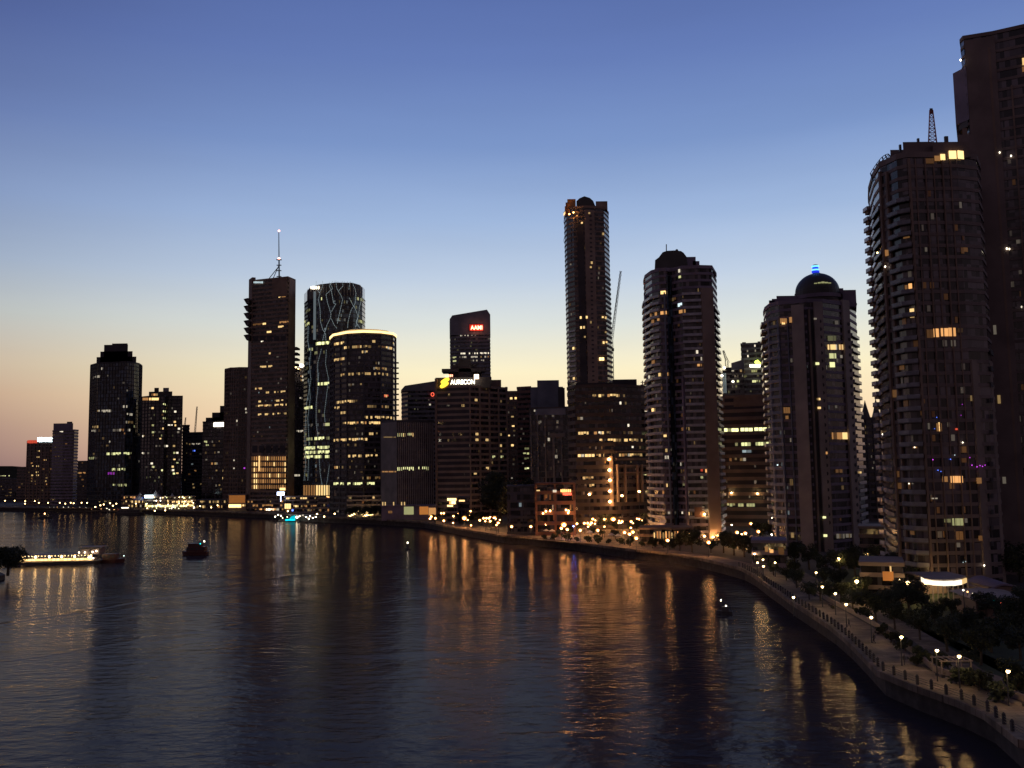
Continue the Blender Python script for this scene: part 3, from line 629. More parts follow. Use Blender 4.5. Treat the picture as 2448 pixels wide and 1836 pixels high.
# mid gap buildings
b = Bld('office_block', 'narrow brown block with a few square lit windows behind the grid facade', [(1208, 640), (1242, 640)], 1020, 938, 20, 3.6, wall=M_brown, pier=4)
for x, y in ((1222, 957), (1232, 955), (1225, 996), (1227, 1024), (1216, 1048), (1225, 1063), (1232, 950)): b.lit(x-3, y, x+3, y, 'y', 1.8 if y < 960 or y > 1020 else .6)
b.scatter(14, 1212, 1238, 960, 1170, 'yw', .06, .4)
b = Bld('office_tower', 'reddish banded block with stacked lit floors left of the pale plant tower', [(1238, 610), (1270, 606)], 1030, 927, 22, 3.6, sp=.5, wall=wall_mat('red_granite', (.22, .12, .10)))
for y, lv in ((1070, .5), (1086, .7), (1092, .7), (1103, 1), (1118, 1.8)): b.row(1238, 1266, y, 'g', lv, .85)
b.scatter(8, 1240, 1266, 990, 1110, 'w', .06, .3)
b = Bld('office_tower', 'blue-grey tower with a blank plant box on top and tall white piers', [(1266, 535), (1364, 530)], 1040, 976, 26, 3.7, sp=.25, out=.15, wall=M_dark)
b.roofblock('plant_tower', 1284, 1336, 909, 560, 16, M_blue); b.roofblock('plant_wing', 1268, 1346, 925, 566, 20, M_blue); b.roofblock('shoulder_wall', 1334, 1350, 927, 556, 12, M_dark)
b.box_at('top_wall', 1280, 1352, 977, 992, M_blue, .5, 1.2)
for x, w_ in ((1269, 3), (1285, 3), (1303, 3), (1322, 5), (1342, 3), (1361, 3)): b.box_at('pier', x, x+w_, 1045 if x > 1310 else 990, 1145, M_conc, 1.2, 2, zb=LAND+8)
b.box_at('lintel', 1316, 1352, 1036, 1046, M_conc, 1.3, 2)
for x, y in ((1279, 979), (1322, 1000), (1289, 1007), (1312, 1051), (1333, 1016), (1346, 964), (1330, 1098)): b.lit(x-2.5, y, x+2.5, y, 'w', .6)
b.scatter(14, 1270, 1350, 990, 1140, 'w', .06, .25)
mbx = MB()   # small bright sign by the tower foot
for k, (x, y) in enumerate(((1366, 1128), (1370, 1128), (1374, 1128), (1364, 1136), (1369, 1136), (1373, 1135))): mbx.box(at(x, y, 500), (.8, .3, 1.6))
sg = mbx.build('lit_sign', E('c', 5)); tag(sg, 'small bright white two-line sign at the foot of the tallest dark tower', 'sign')

# tallest dark tower
b = Bld('apartment_tower', 'tallest slim apartment tower with an orange-lit corner crown', [(1354, 530), (1359, 524), (1376, 518), (1400, 516), (1426, 517), (1450, 519), (1461, 530)], 780, 496, 30, 3.15, sp=.35, out=.2, wall=M_brown, pier=0, xtop=1400)
au = b
b.box_at('stone_strip', 1401, 1425, 503, 918, M_tan, .6, 1.5)
b.box_at('dark_strip', 1384, 1400, 530, 940, M_black, .5, 1.5)
for k in range(38): y = 515+k*10.6; b.box_at('small_window', 1408.5+k*.18, 1414+k*.18, y, y+4, M_black, .68, .2)
b.roofblock('crown_block', 1424, 1452, 481, 520, 12, M_tan)
a_ = [at(x, y, 521) for x, y in ((1378, 494), (1378, 481), (1385, 474), (1397, 469), (1410, 473), (1418, 480), (1424, 494))]
mbx = MB(); bb = len(mbx.v)
fr = [tuple(p) for p in a_]; bk = [(p.x*1.03, p.y+14, p.z) for p in a_]
mbx.v += fr+bk; nn_ = len(fr); mbx.f += [tuple(range(nn_)), tuple(range(2*nn_-1, nn_-1, -1))] + [(i, nn_+i, nn_+(i+1) % nn_, (i+1) % nn_) for i in range(nn_)]; mbx.mi += [0]*(nn_+2)
mbx.build('vaulted_roof', M_copper, b.o)
for x0, x1, y0, Y_ in ((1350, 1358, 493, 524), (1356, 1376, 476, 521), (1352, 1366, 484, 523)):
    p = footprint([(x0, Y_), (x1, Y_)], y0, 3); MB().prism(p, b.zt-3, at(x0, y0, Y_).z).build('crown_panel', wall_mat('copper_panel', (.55, .25, .09)), b.o)
for x, y in ((1361, 512), (1371, 508)):
    mbx = MB(); mbx.lathe(at(x, y, 514), [(.1, -.45), (.5, 0), (.1, .45)], 8); mbx.build('uplight', emit('uplight', (1, .42, .1), 55), b.o)
b.balconies(1, 2, .8, 3, int(b.n*.62)); b.balconies(5, 6, .5, 3, int(b.n*.8), rail=M_dark)
for k in range(8): y = 530+k*13; b.box_at('recess', 1366, 1382, y, y+9, M_black, .3, .6)
for x, y, s_ in ((1392, 540, 1.6), (1389, 758, 2), (1402, 758, 2), (1390, 789, 2), (1397, 791, 1.2), (1440, 761, 1.8), (1447, 763, 1), (1442, 821, 2), (1449, 822, 1.5), (1373, 832, 2), (1374, 902, 1.5), (1412, 648, .8), (1414, 628, .8), (1408, 508, .6), (1441, 562, .6), (1399, 810, .5), (1447, 793, .4), (1412, 779, .3), (1352, 513, 2)): b.lit(x-2, y, x+2, y, 'y', s_, name='lit_window', off=.75, jit=0)
b.lit(1431, 855, 1443, 862, 'y', 3, False, off=.9, jit=0); b.scatter(34, 1360, 1458, 520, 930, 'yw', .06, .3)
mbx = MB()
for cx_, cy_ in ((1350, 530), (1350, 575)):
    for k in range(6):
        t0, t1 = R(90+k*30), R(120+k*30); c_ = at(cx_+1, cy_, 522); mbx.tube(c_+Vector((math.cos(t0)*.9, 0, math.sin(t0)*1.9)), c_+Vector((math.cos(t1)*.9, 0, math.sin(t1)*1.9)), .14, n=4)
mbx.build('corner_hoop', M_metal, b.o)
# dark office in front of it
b = Bld('office_building', 'wide dark office block with broken rows of lit windows below the tallest tower', [(1360, 452), (1378, 440), (1470, 438), (1536, 446), (1556, 450)], 1080, 925, 30, 3.85, sp=.5, out=.4, wall=wall_mat('dark_brown_stone', (.11, .085, .075)), glass=M_glass, xtop=1500)
b.roofblock('plant_room', 1464, 1522, 907, 452, 14, M_black); b.roofblock('plant_room', 1376, 1464, 915, 454, 14, M_black)
for x0, x1, y, lv, dn in ((1417, 1446, 957, 1.6, 1), (1452, 1466, 957, 1.6, .9), (1466, 1495, 957, 1, .5), (1380, 1396, 1012, .8, .9), (1382, 1408, 1036, 1.2, .9), (1420, 1446, 1034, 1.4, .9), (1450, 1520, 1036, .25, .6), (1433, 1536, 1058, 1.4, .8), (1381, 1423, 1086, 1.8, 1), (1425, 1445, 1086, .8, .9), (1475, 1536, 1086, 1.1, .7), (1393, 1421, 1150, .8, 1), (1402, 1422, 1163, 1, .5)): b.row(x0, x1, y, 'y', lv, dn)
for x, y in ((1483, 969), (1433, 1044), (1512, 1070), (1543, 987), (1546, 985), (1502, 1021)): b.lit(x-2, y, x+2, y, 'w', 1.5)
b.lit(1530, 1134, 1548, 1136, 'g', 1.2, False, off=.6); b.lit(1530, 1136, 1533, 1150, 'g', 1.2, False, off=.6)
b.scatter(40, 1380, 1536, 950, 1190, 'yw', .06, .3)
for x in (1472, 1490, 1520, 1530): b.box_at('column', x, x+3, 1110, 1200, M_tan, 2, 1.5)
for y in (1078, 1096, 1112, 1128): b.box_at('awning', 1470, 1545, y, y+3, M_tan, 1.6, 2)
ofb = b
# office with brown bands
b = Bld('banded_office', 'brown banded office block with one bright yellow-green floor', [(1722, 452), (1738, 448), (1842, 440)], 1100, 950, 30, 3.95, sp=.45, out=.6, wall=M_brown, xtop=1780, glass=M_black)
bo2 = b
b.box_at('top_wall', 1728, 1835, 951, 972, M_brown, .7, 1.5)
b.lit(1731, 1024, 1766, 1032, 'g', 2.5, False, off=.3, jit=.1, pane=2.2); b.lit(1770, 1023, 1800, 1031, 'g', 2.2, False, off=.3, jit=.2, pane=2.2); b.lit(1803, 1022, 1834, 1030, 'g', 2.3, False, off=.3, jit=.2, pane=2.2); b.lit(1757, 1057, 1795, 1066, 'g', 1.5, False, off=.3, jit=.4, pane=1.6, dens=.9); b.lit(1806, 1056, 1838, 1065, 'g', 1.4, False, off=.3, jit=.5, pane=1.5, dens=.85); b.lit(1774, 1075, 1797, 1082, 'c', .5, False, off=.3, jit=.5, pane=2)
b.row(1738, 1790, 1110, 'w', .4, .4); b.lit(1738, 1216, 1812, 1222, 'g', .5, dens=.7); b.scatter(14, 1732, 1834, 1090, 1200, 'w', .1, .5)
for x, y in ((1747, 1178), (1809, 1180)): mbx = MB(); mbx.lathe(hit(b.poly, x, y)[1]+Vector((0, -1.4, 0)), [(.1, -.4), (.45, 0), (.1, .4)], 8); mbx.build('wall_lamp', E('y', 60), b.o)
b = Bld('office_tower', 'grey tower with a notched top and a small yellow-green arrow sign', [(1774, 610), (1828, 606)], 900, 822, 26, 3.7, sp=.4, wall=M_grey, out=.2)
b.roofblock('parapet_post', 1774, 1783, 818, 608, 8, M_grey); b.roofblock('parapet_post', 1811, 1828, 816, 606, 8, M_grey)
mbx = MB()
for k in range(5): mbx.box(at(1794.5+k*5.2, 874.5, 602), (1.35, .4, 2))
mbx.build('white_sign_lettering', E('w', 5), b.o)
mbx = MB(); q = [at(x, y, 602) for x, y in ((1806, 862), (1812, 860), (1819, 868), (1818, 872), (1808, 871), (1804, 866))]
mbx.face(q); mbx.face([p+Vector((0, .5, 0)) for p in q][::-1]); 
for i in range(6): mbx.face([q[i], q[i]+Vector((0, .5, 0)), q[(i+1) % 6]+Vector((0, .5, 0)), q[(i+1) % 6]])
mbx.build('arrow_emblem', emit('arrow_green', (.75, 1, .12), 3), b.o)
for x, y in ((1787, 840), (1805, 835), (1806, 846), (1788, 851)): b.lit(x-1.5, y, x+1.5, y, 'w', 1.5)
b.row(1796, 1816, 887, 'g', .3, .9); b.row(1798, 1818, 910, 'g', 1.3, .9); b.scatter(10, 1776, 1824, 890, 945, 'yg', .08, .3)
b = Bld('office_building', 'dark block with a sloping roof and bright spots behind the banded office', [(1727, 600), (1778, 596)], 900, 884, 26, 3.7, sp=.4, wall=M_dark, xtop=1750, ptop=False)
slant(b, (1748, 1778), (868, 859), 597, M_grey, 'sloping_roof')
b.lit(1728, 892, 1737, 940, 'c', .12, False, off=.5, jit=0, name='glowing_cladding'); b.row(1749, 1776, 890, 'w', .5, .7); b.lit(1769, 890, 1774, 892, 'y', 2); b.row(1750, 1768, 912, 'g', 1, .8); b.scatter(10, 1740, 1776, 895, 945, 'gw', .1, .4)  # the pale cladding strip glows by itself, its light put in as emission
for x, y in ((1732, 879), (1726, 898), (1752, 912)): mbx = MB(); mbx.lathe(at(x, y, 594), [(.1, -.8), (1, 0), (.1, .8)], 8); mbx.build('floodlight', E('w', 8), b.o)
b = Bld('far_building', 'low dark rooftop between the dark office and the round-roofed tower', [(1522, 560), (1556, 560)], 960, 932, 20, 3.6, wall=M_dark); b.scatter(4, 1530, 1545, 938, 960, 'w')
# church spires
for x, y, lb_ in ((2070, 957, 'pointed church spire in the gap right of the domed tower'), (2096, 952, 'second pointed spire, partly behind the curved balcony tower')):
    p = at(x, 1010, 620); t = thing('church_spire', lb_, 'spire', (p.x, p.y, LAND))
    MB().prism([(p.x-4.5, p.y-4.5), (p.x+4.5, p.y-4.5), (p.x+4.5, p.y+4.5), (p.x-4.5, p.y+4.5)], LAND, p.z).build('tower', M_conc, t)
    mbx = MB(); mbx.lathe((p.x, p.y, p.z), [(4.6, 0), (2.2, 8.5), (.1, at(x, y, 620).z-p.z)], 8); mbx.build('steeple', M_copper, t)
b = Bld('apartment_building', 'dark brown block in the gap between the domed and curved towers', [(2056, 470), (2120, 470)], 1050, 1002, 26, 3.4, wall=M_dark, pier=4)
b.lit(2056, 1214, 2064, 1222, 'a', 1.5, False, off=.6); b.scatter(16, 2062, 2100, 1010, 1200, 'yw', .06, .3)

pl = MB(); pl.face([(p.x, p.y, LAND+.008) for p in (ground(1285, 1290, LAND), ground(1420, 1302, LAND), ground(1600, 1318, LAND), ground(1600, 1240, LAND), ground(1285, 1240, LAND))])
tag(pl.build('plaza_paving', M_pave), 'stone paved plaza lit orange by lamps', None, None, 'structure')
# ------------------------------------------------------------------ round-roofed residential tower
b = Bld('residential_tower', 'round-shouldered apartment tower with a stepped vaulted roof cap and thin aerial', [(1547, 396), (1551, 384), (1566, 375), (1584, 371), (1600, 370), (1612, 372), (1640, 367), (1683, 366), (1712, 367), (1722, 382)], 950, 648, 24, 3.1, sp=.36, out=.25, wall=M_mauve, glass=M_glassr, xtop=1600)
t1 = b
b.balconies(0, 3, 1.3, 2, b.n-3); b.balconies(6, 7, 1.0, 3, b.n-3); b.balconies(8, 9, 1.1, 3, b.n-5)
b.box_at('corner_pier', 1684, 1712, 690, 1290, M_tan, 1.5, 3, zb=LAND); b.box_at('dark_recess', 1601, 1611, 660, 1270, M_glassb, .9, 1.0, zb=LAND)
b.box_at('thin_pier', 1596, 1599, 700, 1270, M_blue, 1.2, 1.5, zb=LAND); b.box_at('thin_pier', 1640, 1643.5, 900, 1270, M_mauve, 1.4, 1.5, zb=LAND); b.box_at('thin_pier', 1552, 1555, 700, 1270, M_blue, 1.0, 1.2, zb=LAND)
b.box_at('base_wall', 1660, 1684, 1212, 1236, M_brick, 1.4, 2)
b.roofblock('roof_drum', 1565, 1673, 640, 374, 16, M_mauve); b.roofblock('roof_step', 1640, 1663, 614, 376, 12, M_mauve); b.roofblock('roof_step', 1656, 1672, 624, 376, 12, M_mauve)
fr = [tuple(at(x, y, 375)) for x, y in ((1565, 645), (1566, 622), (1575, 615), (1584, 603), (1594, 599.5), (1612, 598.5), (1628, 600), (1634, 604), (1641, 613), (1645, 645))]
mbx = MB(); nn_ = len(fr); mbx.v += fr+[(p[0]*1.04, p[1]+15, p[2]) for p in fr]
mbx.f += [tuple(range(nn_)), tuple(range(2*nn_-1, nn_-1, -1))] + [(i, nn_+i, nn_+(i+1) % nn_, (i+1) % nn_) for i in range(nn_)]; mbx.mi += [0]*(nn_+2)
mbx.build('vaulted_roof', M_copper, b.o)
b.roofblock('parapet_wall', 1673, 1701, 648, 376, 12, M_dark); b.roofblock('parapet_wall', 1695, 1711, 660, 372, 8, M_dark)
mbx = MB(); mbx.tube(at(1593, 602, 378), at(1593, 584, 378), .22); mbx.build('aerial', M_metal, b.o)
mbx = MB(); mbx.lathe(at(1618, 599, 378), [(.2, -1), (.75, -.2), (.6, .4), (.1, .7)], 8); mbx.build('roof_dome', M_copper, b.o)
for k in range(5): mbx = MB(); mbx.box(at(1703+k*.6, 650+k*2.5, 370)+Vector((0, 0, .3)), (1.5, .4, .5)); 
for x0, x1, y, c, lv in ((1624, 1629, 668, 'g', 1), (1623, 1627, 645, 'w', 1), (1580, 1591, 710, 'y', 2), (1586, 1592, 706, 'y', 2), (1622, 1632, 737, 'c', 1.6), (1579, 1595, 758, 'a', 1.2), (1567, 1578, 762, 'a', .6), (1556, 1564, 765, 'a', .3), (1625, 1633, 752, 'a', .7), (1635, 1639, 751, 'a', .5), (1608, 1612, 712, 'y', .1), (1664, 1669, 843, 'w', 1.2), (1675, 1678, 857, 'w', .6), (1667, 1673, 876, 'a', 1), (1675, 1678, 877, 'a', .3), (1548, 1551, 899, 'a', 1), (1576, 1581, 905, 'y', 1.2), (1593, 1598, 901, 'a', .8), (1552, 1555, 912, 'w', 1.2), (1608, 1612, 947, 'w', .7), (1541, 1545, 800, 'y', 1), (1560, 1565, 986, 'y', 2), (1633, 1638, 981, 'w', .6), (1634, 1641, 1026, 'a', .6), (1646, 1648, 1028, 'y', .4), (1587, 1594, 1043, 'y', 1.6), (1591, 1596, 1078, 'y', .6), (1590, 1594, 1098, 'w', .6), (1597, 1600, 1099, 'w', 1.5), (1628, 1630, 1111, 'w', .6), (1639, 1642, 1111, 'w', .6), (1675, 1680, 1123, 'r', .6), (1686, 1690, 1125, 'a', 1.5), (1675, 1681, 1145, 'g', .5), (1634, 1643, 1160, 'g', .18), (1594, 1597, 1172, 'y', 1.2), (1585, 1589, 1173, 'a', .3), (1597, 1604, 1223, 'w', .4), (1642, 1650, 1223, 'y', 1.4), (1631, 1634, 1224, 'w', 1), (1727, 1731, 1143, 'w', .8), (1560, 1566, 876, 'a', .3), (1558, 1566, 830, 'w', .1)): b.lit(x0, y, x1, y, c, lv, jit=0, pane=1.6, off=.4)
for y in (1210, 1216, 1222): b.lit(1678, y, 1683, y+3, 'a', .5, False, off=1.6)
mbx = MB(); mbx.lathe(hit(b.poly, 1682, 1229)[1]+Vector((0, -2, 0)), [(.1, -.4), (.5, 0), (.1, .4)], 8); mbx.build('wall_lamp', E('y', 80), b.o)
b.scatter(60, 1552, 1680, 680, 1250, 'ywa', .06, .2)
# ------------------------------------------------------------------ domed tower
b = Bld('domed_tower', 'pale apartment tower with a round dome and glowing blue lantern', [(1834, 338), (1838, 328), (1850, 320), (1872, 316), (1904, 314), (1934, 312), (1960, 313), (1977, 313), (2000, 316), (2022, 319), (2040, 321), (2056, 332)], 950, 722, 28, 3.0, sp=.34, out=.2, wall=M_mauve, glass=M_glassr, xtop=1960)
t2 = b
b.balconies(0, 1, 1.7, 3, b.n-1); b.balconies(1, 3, .9, 3, b.n-1, rail=M_blue); b.balconies(10, 11, .9, 3, b.n-3)
b.box_at('stone_pier', 1904, 1934, 728, 1300, M_pale, .8, 3, zb=LAND); b.box_at('thin_pier', 1872, 1875, 760, 1300, M_blue, .9, 1.2, zb=LAND); b.box_at('thin_pier', 1850, 1853, 760, 1300, M_blue, .9, 1.2, zb=LAND); b.box_at('thin_pier', 1893, 1895.5, 760, 1300, M_blue, .9, 1.2, zb=LAND)
b.box_at('thin_pier', 1943, 1946, 740, 1300, M_tan, .9, 2, zb=LAND); b.box_at('stone_pier', 1956, 1977, 722, 1300, M_pale, .9, 3, zb=LAND); b.box_at('stone_pier', 2024, 2040, 722, 1300, M_pale, .9, 3, zb=LAND)
b.box_at('dark_slot', 1935, 1943, 740, 1300, M_black, .3, 1, zb=LAND); b.box_at('dark_slot', 1947, 1955, 740, 1300, M_black, .3, 1, zb=LAND)
for k in range(26):
    z = b.zb+(k+3.5)*b.fh
    if z > b.zt-3: break
    for xm in (1966.5, 2032):
        h = hit(b.poly, xm, 950); q = h[1]+Vector((h[2].x, h[2].y, 0))*.93; n8 = 8; an = math.atan2(h[2].x, -h[2].y)
        mbx = MB(); u = Vector((-h[2].y, h[2].x, 0))
        P0 = [Vector((q.x, q.y, z))+u*math.cos(t*math.pi/4)*.62+Vector((0, 0, math.sin(t*math.pi/4)*.72)) for t in range(8)]
        P1 = [p+Vector((h[2].x, h[2].y, 0))*.08 for p in P0]
        mbx.face(P1[::-1]); mbx.face(P0)
        for t in range(8): mbx.face([P0[t], P0[(t+1) % 8], P1[(t+1) % 8], P1[t]])
        mbx.build('round_window', M_black, b.o)
b.roofblock('roof_terrace', 1856, 2046, 706, 325, 16, M_mauve)
MB().prism(footprint([(1852, 324), (1902, 318), (2000, 318), (2048, 326)], 710, 18), b.zt+1.2, b.zt+1.9).build('cornice', M_tan, b.o)
b.roofblock('roof_wing', 2014, 2046, 693, 322, 12, M_mauve); b.roofblock('roof_wing', 1845, 1900, 714, 322, 12, M_mauve); b.roofblock('terrace_slab', 1838, 1852, 718, 322, 8, M_dark); b.roofblock('roof_wing', 2000, 2016, 689, 324, 10, M_mauve)
dc = at(1954, 706, 328); rad = 51.5/F*328*K
prof = [(rad, -2), (rad, .0)]+[(rad*math.cos(R(a)), rad*math.sin(R(a))*.92) for a in range(6, 84, 6)]+[(1.5, rad*.93)]
prof = [(rad*1.03, -4), (rad*1.03, -.1)]+prof[1:]
mbx = MB(); mbx.lathe(dc+Vector((0, 0, 1)), prof, 32); mbx.build('dome', M_copper, b.o, smooth=False)
mbx = MB(); mbx.lathe(dc+Vector((0, 0, -1.2)), [(rad*1.1, -.8), (rad*1.12, .6)], 32); mbx.build('dome_collar', M_mauve, b.o)
tz = at(1952, 648, 328).z
lp = Vector((dc.x-.3, dc.y, tz))
mbx = MB(); mbx.lathe(lp, [(1.5, -.7), (1.5, .05)], 12); mbx.build('lantern_base', emit('lantern_blue', (.02, .05, 1), .8), b.o)
for z0, z1 in ((.1, .65), (1.5, 2.1)): mbx = MB(); mbx.lathe(lp, [(1.45, z0), (1.45, z1)], 12); mbx.build('lantern_ring', emit('lantern_cyan', (.2, .7, 1), 1.6), b.o)
mbx = MB(); mbx.lathe(lp, [(1.2, .65), (1.2, 1.5)], 12); mbx.build('lantern_core', emit('lantern_core_blue', (.01, .03, .9), 1.5), b.o)
mbx = MB(); mbx.lathe(lp, [(1.3, 2.1), (.9, 2.5), (.1, 2.7)], 12); mbx.build('lantern_cap', M_dark, b.o)
mbx = MB(); q = at(1949, 684, 328)
for k in range(5):
    t = R(248+k*9.5); mbx.box((dc.x+math.cos(t)*rad*.97, dc.y+math.sin(t)*rad*.97, q.z-.6+(.4-abs(k-2)*.1)), (1.1, .5, .6-abs(k-2)*.16), t+R(90))
mbx.build('lit_arch_window', E('g', .3), b.o)
for x0, x1, y0, y1, c, lv in ((1866, 1874, 762, 774, 'a', .45), (1874, 1882, 762, 774, 'a', .45), (1888, 1894, 759, 772, 'a', .5), (1870, 1878, 771, 776, 'y', 2.2), (1942, 1949, 761, 765, 'w', .25), (1977, 1999, 803, 815, 'g', .12), (1977, 1999, 824, 836, 'y', 1.5), (2004, 2014, 824, 836, 'y', 1.1), (1981, 1997, 845, 857, 'g', .9), (2007, 2012, 849, 856, 'w', .3), (1982, 1994, 866, 878, 'g', 1.5), (1946, 1955, 867, 873, 'g', 1.5), (1949, 1958, 952, 957, 'y', 1.6), (1951, 1959, 973, 978, 'y', 1.6), (1831, 1836, 886, 893, 'a', 1.3), (1874, 1890, 974, 988, 'a', .22), (1879, 1886, 994, 1002, 'a', .25), (1987, 2011, 1034, 1050, 'a', .5), (2012, 2024, 1034, 1050, 'y', 1.6), (1972, 1976, 1080, 1086, 'a', .8), (1996, 2012, 1122, 1130, 'a', .12), (2053, 2057, 1127, 1133, 'y', 1), (1889, 1897, 1145, 1160, 'y', .1), (1963, 1971, 1234, 1239, 'g', 1.8), (1965, 1974, 1277, 1283, 'g', 1.6), (1892, 1899, 1273, 1285, 'y', .3), (1862, 1865, 1110, 1113, 'c', 1.8), (1994, 2002, 767, 776, 'w', .08), (1998, 2017, 1276, 1287, 'w', .15), (2020, 2034, 1276, 1285, 'w', .15)):
    b.lit(x0, y0, x1, y1, c, lv, False, off=1.0 if x0 < 1900 or 1940 < x0 < 1977 else .35, jit=.0 if x1-x0 < 9 else .3, pane=.8)
b.scatter(50, 1845, 2050, 740, 1290, 'ywc', .06, .2)
# ------------------------------------------------------------------ curved balcony tower on the right
b = Bld('balcony_tower', 'large curved apartment tower with stacked glass balconies and a hooped rooftop pergola', [(2099, 250), (2101, 240), (2113, 228), (2130, 219.5), (2148, 217.5), (2172, 214), (2196, 212.5), (2318, 213), (2366, 215), (2374, 222)], 900, 374, 26, 3.0, sp=.3, out=.18, wall=M_umber, glass=M_glassr, xtop=2200)
t3 = b
b.balconies(0, 2, .4, 2, b.n-2, rh=1.0)
pc = Vector(b.poly[1])
for k in range(2, b.n-1):   # short balconies standing out from the left corner
    z = b.zb+k*b.fh; mbx = MB(); mbx.box((pc.x-.2, pc.y+.6, z+.1), (2.3, 3.2, .3)); mbx.prism([(pc.x-.8, pc.y-.7), (pc.x+.6, pc.y-.7), (pc.x+.6, pc.y+1.9), (pc.x-.8, pc.y+1.9)], z-.75, z-.05); bo_ = mbx.build('corner_balcony', M_umber, b.o)
    mbx = MB(); mbx.box((pc.x-1.3, pc.y+.6, z+.75), (.06, 3.1, 1)); mbx.box((pc.x-.2, pc.y-.95, z+.75), (2.2, .06, 1)); mbx.build('balustrade', M_rail, bo_); b.balconies(2, 3, 1.0, 2, b.n-3, rh=1.0); b.balconies(4, 6, 1.0, 2, b.n-3, rh=1.0, rail=M_rail)
b.box_at('stone_pier', 2318, 2366, 345, 1375, wall_mat('brown_stone', (.25, .185, .155)), .6, 3, zb=LAND)
for x in (2131, 2148): b.box_at('thin_pier', x-2, x+2, 400, 1370, M_brown, .7, 1.5, zb=LAND)
for x in (2215, 2238, 2259, 2280, 2300): b.box_at('mullion', x-1.2, x+1.2, 380, 1370, M_brown, .32 if x != 2238 and x != 2280 else .55, .6, zb=LAND)
b.box_at('side_wall', 2196, 2201, 380, 1370, M_brown, .6, 1, zb=LAND)
for k in range(24): b.box_at('small_window', 2360+k*.2, 2366+k*.2, 420+k*38, 431+k*38, M_black, .68, .2)
b.roofblock('penthouse', 2158, 2230, 339, 215.5, 12, M_umber); b.roofblock('penthouse', 2128, 2162, 358, 222, 12, M_umber); b.roofblock('roof_wall', 2229, 2318, 339, 213.3, 14, M_umber); b.roofblock('roof_wall', 2288, 2330, 322, 219, 10, M_umber); b.roofblock('roof_wall', 2300, 2312, 306, 220, 8, M_brown)
for x, y in ((2262, 328), (2152, 348), (2195, 333)): mbx = MB(); p = at(x, y+6, 218); mbx.box(p, (.5 if x != 2262 else .9, .6, 1.8)); mbx.build('flue', M_metal, b.o)
mbx = MB()   # hooped pergola over the top left terrace
for k in range(7):
    t = k/6; x0, y0 = 2083+t*t*40, 432-t*62; x1, y1 = 2083+t*44-3*math.sin(t*3.1), 408-60*math.sin(t*1.4)
    mbx.tube(at(2087+t*42, 434-t*60, 227), at(2081+t*42, 414-46*math.sin(t*1.5), 229), .17, n=4)
for r_ in (0, .33, .66, 1):
    pr = None
    for k in range(9):
        t = k/8; A = at(2087+t*42, 434-t*60, 227); B_ = at(2081+t*42, 414-46*math.sin(t*1.5), 229); p = A.lerp(B_, r_)
        if pr is not None: mbx.tube(pr, p, .13, n=4)
        pr = p
mbx.build('pergola', M_metal, b.o)
b.lit(2266, 362, 2302, 381, 'y', 2.4, False, off=.5, pane=2, jit=0); b.lit(2246, 370, 2257, 384, 'y', 2, False, off=.5, jit=0); b.lit(2232, 374, 2245, 386, 'a', .35, False, off=.5, jit=0); b.lit(2210, 380, 2230, 392, 'a', .06, False, off=.4, jit=0)
for x0, x1, y0, y1, c, lv in ((2231, 2243, 786, 806, 'a', 1.3), (2248, 2266, 785, 804, 'a', 1.3), (2266, 2284, 784, 804, 'a', 1.1), (2214, 2230, 788, 808, 'a', .07), (2173, 2181, 678, 698, 'a', 1.5), (2164, 2170, 682, 692, 'a', .2), (2176, 2186, 738, 759, 'y', 1.5), (2238, 2250, 1012, 1031, 'a', .25), (2243, 2246, 1010, 1031, 'y', 1.8), (2283, 2290, 1024, 1028, 'r', 1), (2316, 2320, 946, 959, 'y', .2), (2131, 2151, 932, 950, 'a', .12), (2252, 2264, 1139, 1152, 'a', .35), (2271, 2301, 1138, 1154, 'a', 1.3), (2329, 2341, 1142, 1156, 'a', .25), (2256, 2272, 1240, 1249, 'g', .15), (2275, 2304, 1239, 1256, 'g', .4), (2282, 2302, 1270, 1290, 'a', .1), (2336, 2344, 1280, 1292, 'a', .12), (2216, 2223, 1369, 1376, 'y', 1.6), (2226, 2240, 1190, 1193, 'w', .4), (2110, 2124, 598, 612, 'a', .35), (2183, 2193, 1067, 1071, 'a', .4), (2160, 2175, 558, 570, 'a', .15)):
    b.lit(x0, y0, x1, y1, c, lv, False, off=.25 if not 2310 < x0 < 2366 else .75, pane=1.1, jit=0)
for x, y, c, lv in ((2106, 604, 'y', 60), (2122, 638, 'w', 8), (2228, 1099, 'm', 8), (2270, 1098, 'b', 9), (2280, 1088, 'c', 3), (2319, 1112, 'm', 8), (2331, 1116, 'm', 8), (2342, 1115, 'm', 7), (2240, 1124, 'b', 8), (2247, 1127, 'b', 5), (2314, 1094, 'm', 4), (2336, 1113, 'm', 6), (2348, 1112, 'm', 5), (2188, 1069, 'w', 3), (2299, 1058, 'w', 3), (2346, 1351, 'w', 5), (2177, 1156, 'w', 2), (2300, 1344, 'c', 2), (2306, 1342, 'c', 2), (2232, 1025, 'b', 3), (2237, 998, 'b', 5), (2118, 1038, 'w', 3), (2298, 967, 'm', 2), (2295, 993, 'm', 2)):
    h = hit(b.poly, x, y); mbx = MB(); r_ = .22 if c in 'yw' else .13; mbx.lathe(h[1]+Vector((h[2].x, h[2].y, 0))*(.9 if x < 2130 or x > 2310 else .5), [(.05, -r_), (r_, 0), (.05, r_)], 6); mbx.build('small_light', E(c, lv if c in 'yw' else round(lv*.3, 1)), b.o)
b.scatter(70, 2140, 2312, 470, 1350, 'aw', .03, .12, (3, 12))
